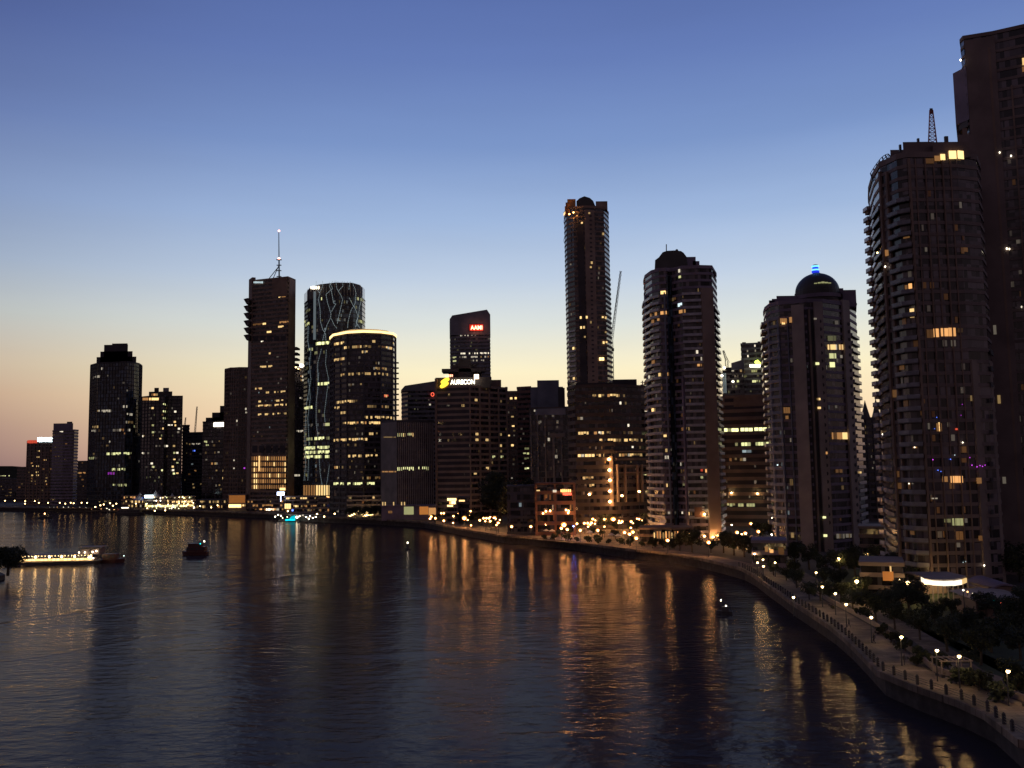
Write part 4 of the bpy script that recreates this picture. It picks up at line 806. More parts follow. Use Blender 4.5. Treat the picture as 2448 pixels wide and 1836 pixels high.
# lattice mast on it
t = thing('lattice_mast', 'reddish tapering lattice mast on the roof of the curved balcony tower', 'mast', at(2230, 343, 224))
mbx = MB(); q = [at(2219, 343, 222), at(2240, 343, 222), at(2240, 343, 224.5), at(2219, 343, 224.5)]; tp = [at(2222.5, 263, 222.8), at(2230, 263, 222.8), at(2230, 263, 223.8), at(2222.5, 263, 223.8)]
mbx.v = []
for i in range(4):
    mbx.tube(q[i]-Vector((0, 0, 1)), tp[i], .2, .14, n=4)
    for k in range(9):
        u0, u1 = k/9, (k+1)/9; mbx.tube(q[i].lerp(tp[i], u0), q[(i+1) % 4].lerp(tp[(i+1) % 4], u1), .09, n=3); mbx.tube(q[(i+1) % 4].lerp(tp[(i+1) % 4], u0), q[i].lerp(tp[i], u1), .09, n=3); mbx.tube(q[i].lerp(tp[i], u0), q[(i+1) % 4].lerp(tp[(i+1) % 4], u0), .1, n=3)
mbx.build('lattice', wall_mat('mast_paint', (.55, .2, .2), .6), t)
MB().prism([tuple(p) for p in [Vector((v.x, v.y)) for v in tp]], tp[0].z-.6, tp[0].z+.5).build('cap', M_metal, t)
# tallest tower at the right edge
b = Bld('residential_tower', 'tallest dark apartment tower filling the right edge of the view', [(2303, 246), (2310, 244), (2380, 241.5), (2470, 237), (2560, 233)], 200, 92, 30, 3.0, sp=.28, out=.22, wall=M_umber, glass=M_glassr, xtop=2305, parapet=.8)
t4 = b
b.box_at('plain_wall', 2312, 2384, 92, 300, M_umber, .5, 2, zb=LAND); b.box_at('thin_pier', 2404, 2408, 200, 900, M_brown, .5, 1, zb=LAND); b.box_at('stone_pier', 2386, 2392, 110, 900, M_brown, .6, 1, zb=LAND); b.box_at('thin_pier', 2440, 2444, 200, 900, M_brown, .5, 1, zb=LAND)
bay = footprint([(2281, 248), (2314, 243.5)], 230, 14)
z0 = at(2290, 296, 247).z; MB().prism(bay, z0, at(2290, 172, 247).z).build('side_bay', M_mauve, b.o)
MB().prism(footprint([(2292, 247.5), (2314, 244)], 300, 10), z0-2, z0).build('bay_corbel', M_dark, b.o)
b.lit(2443, 139, 2470, 156, 'y', 1.2, False, off=.4, jit=0); b.lit(2443, 160, 2470, 172, 'a', .25, False, off=.4, jit=0)
for x, y, s_ in ((2386, 367, .8), (2413, 375, 1), (2403, 596, 1.2), (2409, 597, .8), (2293, 147, 2.5), (2297, 95, 1), (2438, 735, .3), (2437, 1330, 1)):
    h = hit(b.poly, x, y) or (0, at(x, y, 244), Vector((0, -1))); mbx = MB(); mbx.lathe(h[1]+Vector((0, -.9, 0)), [(.05, -.35), (.28, 0), (.05, .35)], 6); mbx.build('small_light', E('w', 3*s_), b.o)
b.lit(2384, 945, 2391, 965, 'y', .3, False, off=.65, jit=0); b.lit(2374, 778, 2381, 800, 'w', .12, False, off=.6, jit=0); b.lit(2396, 1140, 2404, 1156, 'w', .12, False, off=.6, jit=0)
b.scatter(30, 2400, 2448, 200, 1300, 'aw', .03, .1, (3, 9))

# ------------------------------------------------------------------ cranes
def crane(name, label, p0, p1, mast_h, Y, mat=M_metal, w=.9, cat='tower crane'):
    a = at(*p0, Y); e = at(*p1, Y); t = thing(name, label, cat, (a.x, a.y, LAND))
    mbx = MB(); s_ = w
    for dx in (-s_, s_):
        for dy in (-s_, s_): mbx.tube((a.x+dx, a.y+dy, LAND), (a.x+dx, a.y+dy, a.z), .18, n=4)
    for k in range(int((a.z-LAND)/3)): z = LAND+k*3; mbx.tube((a.x-s_, a.y-s_, z), (a.x+s_, a.y-s_, z+3), .1, n=3); mbx.tube((a.x+s_, a.y-s_, z), (a.x-s_, a.y-s_, z), .1, n=3)
    mbx.build('mast', mat, t)
    mbx = MB(); L_ = (e-a).length; u = (e-a).normalized(); v = Vector((0, 1, 0)).cross(u).normalized()
    n_ = max(6, int(L_/3))
    for off_ in (v*.9, v*-.9, Vector((0, 1.2, 0))): mbx.tube(a+off_, e+off_*.5, .2, n=4)
    for k in range(n_): A = a.lerp(e, k/n_); B_ = a.lerp(e, (k+1)/n_); mbx.tube(A+v*.9, B_-v*.9, .12, n=3); mbx.tube(A-v*.9, B_+v*.9, .12, n=3)
    mbx.build('jib', mat, t)
    mbx = MB(); mbx.tube(e, a-u*8+Vector((0, 0, 6)), .12, n=3); mbx.build('tie_rope', mat, t)
    mbx = MB(); mbx.box(a-u*6*Vector((1, 0, 0)).length+Vector((0, 0, -.5)), (5, 2, 2)); mbx.build('counterweight', mat, t)
    return t
crane('tower_crane', 'tall luffing crane rising just right of the tallest tower', (1462, 815), (1484, 648), 0, 600)
crane('tower_crane', 'thin crane above the low block left of centre, the taller of two', (466, 1034), (471, 972), 0, 900)
crane('tower_crane', 'short faint crane left of the taller thin crane', (441, 1022), (444, 998), 0, 960, w=.6)
crane('tower_crane', 'small angled crane between the round-roofed tower and the notched grey tower', (1737, 862), (1729, 838), 0, 620)
t = thing('radio_mast', 'thin lattice mast on the low roof right of the dark office', 'mast', at(1536, 932, 560)); mbx = MB(); mbx.tube(at(1536, 932, 560), at(1536, 910, 560), .7, .4, n=4); mbx.build('pole', wall_mat('mast_paint', (.5, .2, .2)), t)
for k in range(3): mbx = MB(); mbx.box(at(1536, 914+k*6, 560), (2.6, .6, .4)); mbx.build('crossarm', M_metal, t)

# ------------------------------------------------------------------ low riverside buildings
def low(name, label, x0, x1, yt, yb, D, wall=M_dark, fh=3.4, **k):
    return Bld(name, label, [(x0, D), (x1, D-3)], yb, yt, 14, fh, wall=wall, cat=k.pop('cat', 'building'), parapet=.6, sp=.35, xtop=(x0+x1)/2, **k)
b = low('restaurant_terrace', 'three-level riverside restaurant terrace blazing with greenish-white lights', 345, 466, 1188, 1228, 760, M_tan)
b.row(346, 464, 1224, 'g', 3, 1, 20); b.row(346, 420, 1211, 'y', 1.5, .8); b.row(380, 465, 1213, 'y', 2.5, .95); b.row(400, 462, 1198, 'y', 1.6, .7); b.scatter(26, 348, 464, 1190, 1226, 'yyw', .8, 1.5)
b = low('restaurant_building', 'low restaurant wing with rows of warm lights and a purple glow at its end', 290, 344, 1186, 1230, 765, M_brown)
b.row(296, 325, 1191, 'a', 1, .9); b.row(300, 343, 1203, 'y', 1.3, .6); b.row(292, 343, 1218, 'y', .8, .5); b.lit(330, 1189, 343, 1196, 'b', .8, False, off=.6); b.lit(322, 1191, 329, 1193, 'm', .5, False, off=.6)

rr = random.Random(12)
RT = b
sg = MB(); sg.box(at(356, 1187, 757), (7.5, .5, 2.6)); sg.build('lit_sign', E('c', 5), b.o)
for x, y, lb_ in ((335, 1178, 'leftmost of three pale tent roofs over the riverside restaurants'), (373, 1173, 'tallest, middle one of three pale tent roofs by the river'), (412, 1180, 'rightmost of three pale tent roofs by the river')):
    p = at(x, y, 764); t = thing('tent_roof', lb_, 'tent', (p.x, p.y, p.z-5)); mbx = MB(); mbx.lathe((p.x, p.y, p.z-6.5), [(6.5, 0), (4, 1.9), (1.8, 4.2), (.2, 6.5)], 8); mbx.build('canopy', M_white, t)
    mbx = MB(); mbx.tube((p.x, p.y, LAND), (p.x, p.y, p.z+.4), .2); mbx.build('pole', M_metal, t)
b = low('kiosk_building', 'dim low building right of the bright restaurant terrace', 468, 545, 1196, 1230, 720, M_dark); b.row(470, 540, 1206, 'y', .7, .35); b.scatter(14, 470, 543, 1198, 1226, 'ya', .3, 1.5); b.row(532, 548, 1213, 'y', 3, 1)
b = low('lit_pavilion', 'small square pavilion glowing orange with a bright lower band', 545, 588, 1183, 1216, 715, M_tan, glass=M_tan, bands=False)
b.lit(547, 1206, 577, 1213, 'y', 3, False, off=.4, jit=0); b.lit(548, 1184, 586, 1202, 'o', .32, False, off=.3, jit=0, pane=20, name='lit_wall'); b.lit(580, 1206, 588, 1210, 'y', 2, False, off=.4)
b = low('waterfront_building', 'long low waterfront building with warm shop lights below the masted tower', 590, 680, 1196, 1236, 668, M_brown); b.row(592, 676, 1206, 'a', .5, .6); b.row(622, 668, 1219, 'w', 3, .7, 8); b.row(594, 676, 1228, 'a', .6, .6); b.scatter(16, 592, 678, 1188, 1232, 'aya', .2, 1.5)
b = low('waterfront_building', 'waterfront building with a bright yellow lower storey beside the turquoise-lit boat', 680, 760, 1188, 1238, 650, M_tan); b.row(684, 735, 1190, 'y', 1.6, .7); b.row(680, 724, 1212, 'y', 2.2, 1, 24); b.row(726, 758, 1212, 'a', .5, .8); b.lit(681, 1204, 696, 1216, 'y', 2.2, False, off=.6, jit=0); b.scatter(14, 682, 758, 1190, 1236, 'ya', .2, 1.5)
sg = MB(); q = at(671, 1180, 645); sg.box(q, (5.5, .5, 2.6)); sg.box(q+Vector((0, .3, -3)), (.4, .4, 6)); tag(sg.build('lit_sign', emit('blue_white_sign', (.6, .7, 1), 6)), 'small bright blue-white sign above the waterfront building', 'sign')
b = low('waterfront_building', 'low hall with a slanted glowing yellow roof edge', 760, 830, 1192, 1240, 635, M_tan); b.row(764, 826, 1216, 'a', .5, .6); b.row(764, 826, 1229, 'a', .6, .6)
mbx = MB(); mbx.tube(at(781, 1187, 628), at(808, 1194, 628), .55, n=4); mbx.tube(at(808, 1186, 628), at(809, 1195, 628), .4, n=4); mbx.build('lit_roof_edge', E('a', 2.5), b.o)
b = low('waterfront_building', 'pale low wall building behind the string-lit trees', 830, 912, 1186, 1236, 600, M_cream); b.row(868, 905, 1196, 'y', 1, .25); b.scatter(6, 832, 908, 1190, 1220, 'yg', .2, 1)
b = low('riverside_hall', 'low dark hall with one greenish and one orange-lit end wall', 912, 1044, 1210, 1246, 545, M_mauve, bands=False, glass=M_mauve)
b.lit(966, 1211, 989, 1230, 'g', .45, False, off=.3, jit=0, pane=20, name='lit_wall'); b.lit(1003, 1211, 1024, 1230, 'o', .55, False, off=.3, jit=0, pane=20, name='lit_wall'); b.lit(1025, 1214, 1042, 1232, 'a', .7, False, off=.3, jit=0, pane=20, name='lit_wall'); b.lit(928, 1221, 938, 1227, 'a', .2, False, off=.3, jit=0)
for x in (914, 920, 940, 959, 966): b.lit(x, 1200, x+2.5, 1209, 'y', 1, False, off=.3, jit=0)
b = low('kiosk_building', 'small brightly lit yellow cube building below the lettered office', 1069, 1094, 1189, 1214, 500, M_tan); b.lit(1070, 1191, 1092, 1197, 'y', 3, False, off=.5, jit=0); b.lit(1075, 1198, 1090, 1205, 'y', 4, False, off=.5); b.lit(1070, 1207, 1084, 1211, 'y', 3, False, off=.5)
b = low('kiosk_building', 'low dark kiosk with one slanted yellow light strip', 1095, 1122, 1190, 1220, 500, M_dark); b.lit(1098, 1195, 1112, 1199, 'y', 2.5, False, off=.5, jit=0)
b = low('apartment_block', 'dark blue-grey block right of the giant tree, almost unlit', 1214, 1282, 1163, 1268, 412, M_dark, 3.6)
b.row(1225, 1262, 1207, 'c', .25, .4); b.lit(1185, 1207, 1190, 1207, 'w', .2)
b = low('brick_building', 'four-storey brick building with a red and yellow sign near its roof', 1283, 1375, 1157, 1272, 404, M_brick, 4.6, pier=8, pierw=1)
strokes(b, 1340, 1366, 1169, 1177, E('a', 2.5), 6, off=.9); strokes(b, 1346, 1367, 1178, 1184, E('r', 2.5), 5, off=.9, gap=.1)
b.lit(1283, 1171, 1291, 1174, 'y', 1.2, False, off=.6); b.lit(1322, 1171, 1331, 1177, 'w', .9, False, off=.6, jit=0); b.scatter(12, 1290, 1370, 1180, 1250, 'aaw', .1, .3)
for x, y in ((1298, 1227), (1305, 1222), (1315, 1221), (1353, 1219), (1359, 1221), (1358, 1226)): mbx = MB(); mbx.lathe(hit(b.poly, x, y)[1]+Vector((0, -1, 0)), [(.1, -.4), (.4, 0), (.1, .4)], 6); mbx.build('wall_lamp', E('a', 25), b.o)
b = low('podium_building', 'low podium with glowing shopfront columns at the foot of the round-roofed tower', 1530, 1655, 1264, 1296, 350, M_brown)
for k, x in enumerate(range(1563, 1650, 7)): b.lit(x, 1270 if k % 3 else 1273, x+(4 if k % 2 else 2.5), 1287, 'y' if k % 3 == 0 else 'a', (1.6, .5, .9, .3)[k % 4], False, off=.6, jit=0, name='lit_shopfront')
b = low('gatehouse', 'small dark gatehouse with two lit panes below the domed tower', 1800, 1880, 1296, 1330, 268, M_mauve); b.lit(1829, 1307, 1836, 1319, 'a', .35, False, off=.6); b.lit(1840, 1313, 1849, 1321, 'a', 1.4, False, off=.6, jit=0); b.lit(1861, 1308, 1874, 1325, 'a', .08, False, off=.6)
b = low('podium_wing', 'reddish podium wing between the domed tower and the curved tower', 2056, 2120, 1262, 1300, 292, M_tan); b.lit(2094, 1252+16, 2098, 1277, 'y', .8, False, off=.6)
b = low('podium_building', 'low brown podium at the foot of the curved balcony tower', 2060, 2160, 1350, 1400, 200, M_tan, 3)
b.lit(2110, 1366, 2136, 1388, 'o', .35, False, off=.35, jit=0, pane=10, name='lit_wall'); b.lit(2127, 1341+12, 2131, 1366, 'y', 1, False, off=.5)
# lit curved pavilion
gp = ground(2256, 1428, LAND)
t = thing('garden_pavilion', 'garden pavilion with a long curved cream-lit roof edge on pale columns', 'pavilion', gp)
arc = [at(x, y, Y) for x, y, Y in ((2204, 1386, 196), (2212, 1391, 192.5), (2230, 1394.5, 190.5), (2255, 1396, 189.5), (2280, 1395.5, 190), (2300, 1393, 192), (2312, 1389, 195))]
mbx = MB()
for p, q in zip(arc[:-2], arc[1:-1]):
    mbx.prism([(p.x, p.y), (q.x, q.y), (q.x, q.y+.5), (p.x, p.y+.5)], (p.z+q.z)/2-.45, (p.z+q.z)/2+.6)
mbx.build('lit_fascia', E('w', 1.5), t)
mbx = MB(); p, q = arc[-2:]; mbx.prism([(p.x, p.y), (q.x, q.y), (q.x, q.y+.5), (p.x, p.y+.5)], p.z-.4, p.z+.6); mbx.build('fascia_end', E('y', .8), t)
MB().prism([(p.x, p.y+.4) for p in arc]+[(arc[-1].x, arc[-1].y+9), (arc[0].x, arc[0].y+9)], arc[3].z+.5, arc[3].z+.9).build('roof', M_cream, t)
for k in range(9):
    p = arc[0].lerp(arc[-1], (k+.5)/9); mbx = MB(); mbx.tube((p.x, p.y-1.5, LAND), (p.x, p.y-1.5, p.z), .16); mbx.build('column', M_cream, t)
mbx = MB(); mbx.box((gp.x-1, gp.y+6, LAND+1.7), (9, .4, 3.2)); mbx.build('back_wall', M_tan, t)
for k in range(3): mbx = MB(); mbx.box((gp.x-3+k*2.4, gp.y+2, LAND+3), (1, .3, .25)); mbx.build('ceiling_lamp', E('y', 60), t)
# shell roofs at the far right
for x0, x1, yt, yb, D, lb_ in ((2360, 2445, 1381, 1404, 190, 'low curved shell roof right of the lit garden pavilion'), (2330, 2470, 1412, 1440, 176, 'broad pale flat roof at the right edge, in front of the shell roof')):
    p0, p1 = at(x0, yb, D), at(x1, yb, D); zt = at((x0+x1)/2, yt, D+6).z; cv = 1 if D > 180 else .25; D = D*K; t = thing('low_roof_building', lb_, 'building', (p0.x, p0.y, LAND))
    mbx = MB(); mbx.box(((p0.x+p1.x)/2, D+5, (LAND+zt)/2-.6), (p1.x-p0.x-1, 9, zt-LAND-1.2)); mbx.build('wall', M_brown, t)
    mbx = MB(); n_ = 10; z_ = p0.z
    for k in range(n_):
        u0, u1 = k/n_, (k+1)/n_; A = (p0.x+(p1.x-p0.x)*u0); B_ = p0.x+(p1.x-p0.x)*u1; h0 = zt-cv*1.8*(2*u0-1)**2; h1 = zt-cv*1.8*(2*u1-1)**2
        mbx.face([(A, D, h0-.5), (B_, D, h1-.5), (B_, D+11, h1), (A, D+11, h0)]); mbx.face([(A, D, h0-.9), (B_, D, h1-.9), (B_, D, h1-.5), (A, D, h0-.5)])
    mbx.build('roof', M_mauve if cv == 1 else M_cream, t)

rr = random.Random(12); bt = [o for o in C.objects if o.name == 'restaurant_terrace'][0]
for k in range(60):
    x = rr.uniform(348, 464); y = rr.choice((1189, 1197, 1206, 1214, 1221, 1226))+rr.uniform(-2, 2); q = at(x, y, 755.5); r_ = rr.uniform(.35, .75)
    mbx = MB(); mbx.lathe(q, [(.1, -r_), (r_, 0), (.1, r_)], 6); mbx.build('added_terrace_lamp', E(rr.choice('ywgy'), rr.choice((2, 4, 8))), bt)  # bulbs at random spots, added to brighten the terrace
# ------------------------------------------------------------------ lamps
def bulb_mesh(r, n=8): mbx = MB(); mbx.lathe((0, 0, 0), [(r*.3, -r*.9), (r, -r*.2), (r, r*.2), (r*.3, r*.9)], n); return mbx
PROTO = {}
def lamp_parts(kind, col, s, h):
    key = (kind, col, s, h)
    if key in PROTO: return PROTO[key]
    t = bpy.data.objects.new('street_lamp', None); C.objects.link(t)
    mbx = MB(); mbx.tube((0, 0, 0), (0, 0, h-.2), .11 if kind != 'far' else .14, .07, n=6); mbx.build('pole', M_metal, t)
    r = {'near': .26, 'far': .62, 'mid': .42, 'big': .75, 'small': .3}[kind]
    bm = bulb_mesh(r, 6)
    for i, v in enumerate(bm.v): bm.v[i] = (v[0], v[1]-(.35 if col not in 'ao' else r*1.75), v[2]+h)
    bm.build('lamp_head', E(col, s), t)
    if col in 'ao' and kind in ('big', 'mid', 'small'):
        mbx = MB(); mbx.lathe((0, .1, h+r*.2), [(r*.8, -r*1.5), (r*1.7, -r*.5), (r*1.7, r*.6), (r*.7, r*1.4)], 10); mbx.build('glow_halo', E('o', 1.6), t)  # orange halo around the lamp core, added to imitate lens glow
    mbx = MB(); mbx.lathe((0, -.35, h+r*.95), [(r*1.25, -.05), (r*.5, .16)], 8)
    mbx.tube((0, 0, h-.2), (0, -.35, h+r*.95), .06, n=4); mbx.build('shade', M_metal, t)
    PROTO[key] = t; t['_fresh'] = 1; return t
def lamp_set(pts, h, kind, col, s, phrase, group, z0=None, rnd=True):
    pts = sorted(pts); used = []
    for i, p in enumerate(pts):
        px, py = p[0], p[1]; c = p[2] if len(p) > 2 else col; kd = p[3] if len(p) > 3 else kind
        z = (z0 if z0 is not None else LAND+.26)+h; q = ground(px, py, z)
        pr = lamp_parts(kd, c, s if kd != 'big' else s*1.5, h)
        if pr.get('_fresh'): o = pr; del pr['_fresh']
        else: o = copy_tree(pr)
        o.location = (q.x, q.y+.35, z-h)
        tag(o, phrase % ('the '+nth(i) if i < len(pts)-1 else 'the last'), 'street lamp', group)
near = [(1966, 1403), (1997, 1419), (2023, 1445), (2083, 1476), (2155, 1523), (2240, 1555), (2293, 1569), (2410, 1605)]
lamp_set(near, 4.5, 'near', 'y', 110, 'white garden lamp lining the near promenade, %s from the far end', 'lamps along the near promenade')
lamp_set([(1804, 1324), (1853, 1345), (1825, 1354), (1824, 1338), (1951, 1369), (1897, 1428), (1811, 1345), (1872, 1300)], 4, 'near', 'y', 90, 'small white lamp in the garden below the domed tower, %s from the left', 'garden lamps below the domed tower')
lamp_set([(2073, 1326), (2114, 1324), (2048, 1390), (2155, 1373), (2151, 1385), (2170, 1393), (2005, 1336), (2080, 1350)], 5, 'mid', 'y', 90, 'bright white path lamp at the foot of the curved tower, %s from the left', 'lamps at the foot of the curved tower')
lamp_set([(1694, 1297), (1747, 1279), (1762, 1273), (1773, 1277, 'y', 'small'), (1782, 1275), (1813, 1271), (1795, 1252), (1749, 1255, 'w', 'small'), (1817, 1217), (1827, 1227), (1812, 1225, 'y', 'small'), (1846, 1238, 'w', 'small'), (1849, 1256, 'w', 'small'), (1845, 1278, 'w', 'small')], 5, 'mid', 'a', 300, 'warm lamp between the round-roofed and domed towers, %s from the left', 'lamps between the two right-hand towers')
plaza = [(1543, 1217, 'a', 'big'), (1523, 1226), (1541, 1233), (1528, 1241), (1509, 1247), (1474, 1216, 'a', 'big'), (1479, 1209), (1481, 1229), (1466, 1242, 'a', 'big'), (1478, 1239), (1446, 1241, 'a', 'big'), (1433, 1238), (1425, 1234), (1417, 1241), (1407, 1235), (1401, 1230), (1421, 1228), (1372, 1225, 'a', 'big'), (1305, 1253, 'a', 'big'), (1348, 1255, 'a', 'big'), (1397, 1251), (1405, 1251), (1414, 1250), (1379, 1252), (1371, 1258, 'b', 'small'), (1269, 1259), (1223, 1259), (1263, 1243), (1191, 1250), (1183, 1237), (1493, 1273), (1505, 1277), (1513, 1272), (1521, 1287), (1429, 1268), (1574, 1261), (1565, 1261), (1596, 1292), (1521, 1286), (1356, 1266), (1387, 1268), (1487, 1247), (1497, 1226), (1455, 1225), (1342, 1263), (1528, 1175, 'a', 'mid'), (1487, 1185, 'a', 'mid'), (1409, 1182, 'a', 'mid')]
rr = random.Random(21); plaza += [(round(rr.uniform(1385, 1556)), round(rr.uniform(1216, 1262)), 'a', 'small') for _ in range(38)] + [(round(rr.uniform(1075, 1200)), round(rr.uniform(1224, 1256)), 'a', 'small') for _ in range(10)]  # random small lamps, added to strengthen the orange glow
for x0, x1, y0, y1, ph in ((0, 1290, 0, 2000, 'orange lamp before the nearly unlit blue-grey block, %s from the left'), (1290, 1382, 0, 1245, 'orange lamp higher up around the brick building, %s from the left'), (1290, 1382, 1245, 2000, 'orange lamp low before the brick building, %s from the left'),
                           (1382, 1450, 0, 1242, 'orange back-row lamp right of the brick building, %s from the left'), (1382, 1450, 1242, 2000, 'orange front-row lamp right of the brick building, %s from the left'),
                           (1450, 1700, 0, 1236, 'orange back-row lamp left of the round-roofed tower, %s from the left'), (1450, 1700, 1236, 2000, 'orange front-row lamp left of the round-roofed tower, %s from the left')):
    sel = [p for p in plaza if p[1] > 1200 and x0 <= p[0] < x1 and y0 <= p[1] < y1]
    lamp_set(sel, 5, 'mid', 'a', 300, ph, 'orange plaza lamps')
for (x, y), lb_ in zip(((1528, 1175), (1487, 1185), (1409, 1182)), ('tall orange lamp standing by the white awnings, rightmost of three tall ones', 'tall orange lamp standing before the dark office, middle of three tall ones', 'tall orange lamp above the dark trees, leftmost of three tall ones')):
    q = at(x, y, 428); t = thing('street_lamp', lb_, 'street lamp', (q.x, q.y, LAND), 'tall plaza lamps'); mbx = MB(); mbx.tube((q.x, q.y, LAND), (q.x, q.y, q.z), .16, .1); mbx.build('pole', M_metal, t); mbx = MB(); mbx.lathe(q, [(.2, -.5), (.75, 0), (.2, .5)], 8); mbx.build('lamp_head', E('a', 70), t)
t = ofb.o
for x, y in ((1455, 1098), (1456, 1124), (1457, 1148), (1457, 1174), (1457, 1199)): mbx = MB(); mbx.lathe(hit(ofb.poly, x, y)[1]+Vector((0, -1.8, 0)), [(.1, -.75), (.85, 0), (.1, .75)], 8); mbx.build('wall_lamp', E('a', 40), t)
ofb.box_at('corner_pier', 1458, 1466, 1090, 1210, M_tan, 1.2, 2)
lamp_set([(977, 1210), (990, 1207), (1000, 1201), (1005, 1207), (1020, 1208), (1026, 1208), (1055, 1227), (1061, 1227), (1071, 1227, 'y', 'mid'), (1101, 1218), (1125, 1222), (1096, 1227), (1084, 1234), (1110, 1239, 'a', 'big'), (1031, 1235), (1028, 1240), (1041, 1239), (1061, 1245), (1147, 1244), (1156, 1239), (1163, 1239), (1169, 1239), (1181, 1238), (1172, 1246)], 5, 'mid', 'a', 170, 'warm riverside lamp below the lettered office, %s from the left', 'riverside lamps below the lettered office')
left = [(12, 1197), (35, 1197), (60, 1198), (83, 1198), (93, 1202), (82, 1184), (92, 1178), (101, 1177), (99, 1183), (52, 1184), (115, 1202), (143, 1202), (156, 1204), (169, 1202), (176, 1203), (195, 1202), (208, 1202), (244, 1199), (263, 1203), (278, 1204), (240, 1208), (248, 1206), (60, 1204), (228, 1212), (270, 1209), (300, 1203), (312, 1202), (325, 1204)]
lamp_set(left, 5, 'far', 'y', 9, 'small warm lamp on the far-left promenade, %s from the left', 'lamps on the far-left promenade')
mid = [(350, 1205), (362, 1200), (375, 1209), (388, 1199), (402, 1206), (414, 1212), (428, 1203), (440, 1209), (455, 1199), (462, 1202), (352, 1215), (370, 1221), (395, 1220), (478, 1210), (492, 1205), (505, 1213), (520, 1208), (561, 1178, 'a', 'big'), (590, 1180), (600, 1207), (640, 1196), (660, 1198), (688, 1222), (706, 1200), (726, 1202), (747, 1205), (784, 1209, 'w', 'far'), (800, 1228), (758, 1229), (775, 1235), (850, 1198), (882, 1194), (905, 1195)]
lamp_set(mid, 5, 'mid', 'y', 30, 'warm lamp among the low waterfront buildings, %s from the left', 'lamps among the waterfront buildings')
lamp_set([(658, 1235), (665, 1231), (672, 1233), (716, 1234), (724, 1231), (732, 1236), (741, 1234), (748, 1238), (755, 1236), (738, 1240)], 3, 'mid', 'w', 25, 'small white deck light by the turquoise-lit boat, %s from the left', 'pontoon lights', z0=1)
# low bollard lights
for x, y, c, lb_ in ((2303, 1411, 'w', 'tiny white ground light right of the lit pavilion'), (2313, 1415, 'a', 'tiny orange ground light, second of a row right of the pavilion'), (2326, 1419, 'w', 'tiny dim white ground light, third of a row right of the pavilion'), (2338, 1423, 'w', 'tiny white ground light, fourth of a row right of the pavilion'), (2378, 1436, 't', 'tiny turquoise ground light by the pale flat roof'), (2391, 1440, 'r', 'tiny reddish ground light at the far right, beside the turquoise one')):
    q = at(x, y, 168 if x > 2350 else 180); t = thing('bollard_light', lb_, 'bollard light', (q.x, q.y, LAND), 'ground lights right of the pavilion'); mbx = MB(); mbx.tube((q.x, q.y, LAND), (q.x, q.y, q.z-.15), .09); mbx.build('post', M_metal, t)
    mbx = MB(); mbx.lathe(q, [(.05, -.2), (.2, 0), (.05, .2)], 6); mbx.build('lamp_head', E(c, 5), t)
# festoon lights on the trees at centre left
for i, (x0, y0, x1, y1) in enumerate(((830, 1236, 856, 1222), (838, 1234, 862, 1222), (868, 1235, 888, 1221), (866, 1230, 880, 1222), (874, 1233, 890, 1230))):
    q0, q1 = at(x0, y0, 590), at(x1, y1, 590); t = thing('festoon_lights', 'slanted string of tiny warm bulbs over the trees, %s string from the left' % nth(i), 'string lights', q0, 'festoon strings in the trees')
    mbx = MB(); mbx.tube(q0, q1, .06, n=3); mbx.build('wire', M_metal, t)
    for k in range(6): mbx = MB(); mbx.lathe(q0.lerp(q1, k/5), [(.1, -.3), (.4, 0), (.1, .3)], 6); mbx.build('bulb', E('y', 12), t)

# ------------------------------------------------------------------ railing on the near promenade
P = [Vector(p) for p in shore2[:24]]; t = thing('promenade_railing', 'post and rail fence with stout dark posts along the promenade edge', 'railing', (P[2].x, P[2].y, LAND))
pts_ = []; acc = 0; step_ = 3.0
for a_, c_ in zip(P, P[1:]):
    e = c_-a_; L_ = e.length; u = e.normalized(); nn_ = Vector((u.y, -u.x))
    while acc < L_ and len(pts_) < 96: pts_.append(a_+u*acc-nn_*.45); acc += step_
    acc -= L_
zt = LAND+.26
for p in pts_:
    mbx = MB(); mbx.box((p.x, p.y, zt+.55), (.34, .34, 1.1)); mbx.lathe((p.x, p.y, zt+1.1), [(.22, 0), (.25, .12), (.05, .35)], 6); mbx.build('post', M_black, t)
for hh in (.35, .7, 1.0):
    mbx = MB()
    for p, q in zip(pts_, pts_[1:]): mbx.tube((p.x, p.y, zt+hh), (q.x, q.y, zt+hh), .035, n=4)
    mbx.build('rail', M_metal, t)
# pergola frame in the garden, garden wall
g = ground(2288, 1622, LAND); t = thing('garden_pergola', 'small pale open frame pergola beside the near promenade', 'pergola', g)
for dx, dy in ((-2.2, 0), (0, 0), (2.2, 0), (-2.2, 3), (2.2, 3)): mbx = MB(); mbx.box((g.x+dx, g.y+dy, LAND+1.25), (.14, .14, 2.5)); mbx.build('post', M_cream, t)
mbx = MB()
for dy in (0, 3): mbx.box((g.x, g.y+dy, LAND+2.55), (5, .16, .14))
for k in range(6): mbx.box((g.x-2.2+k*.88, g.y+1.5, LAND+2.68), (.1, 3.4, .1))
mbx.build('roof_frame', M_cream, t)
mbx = MB()
for k in range(2, 13):
    a_, c_ = shore_off(k, 7.6), shore_off(k+1, 7.6); e = c_-a_
    mbx.box(((a_.x+c_.x)/2, (a_.y+c_.y)/2, LAND+.5), (e.length, .4, .9), math.atan2(e.y, e.x))
tag(mbx.build('garden_wall', M_tan), 'low stone garden wall running beside the promenade', 'wall')

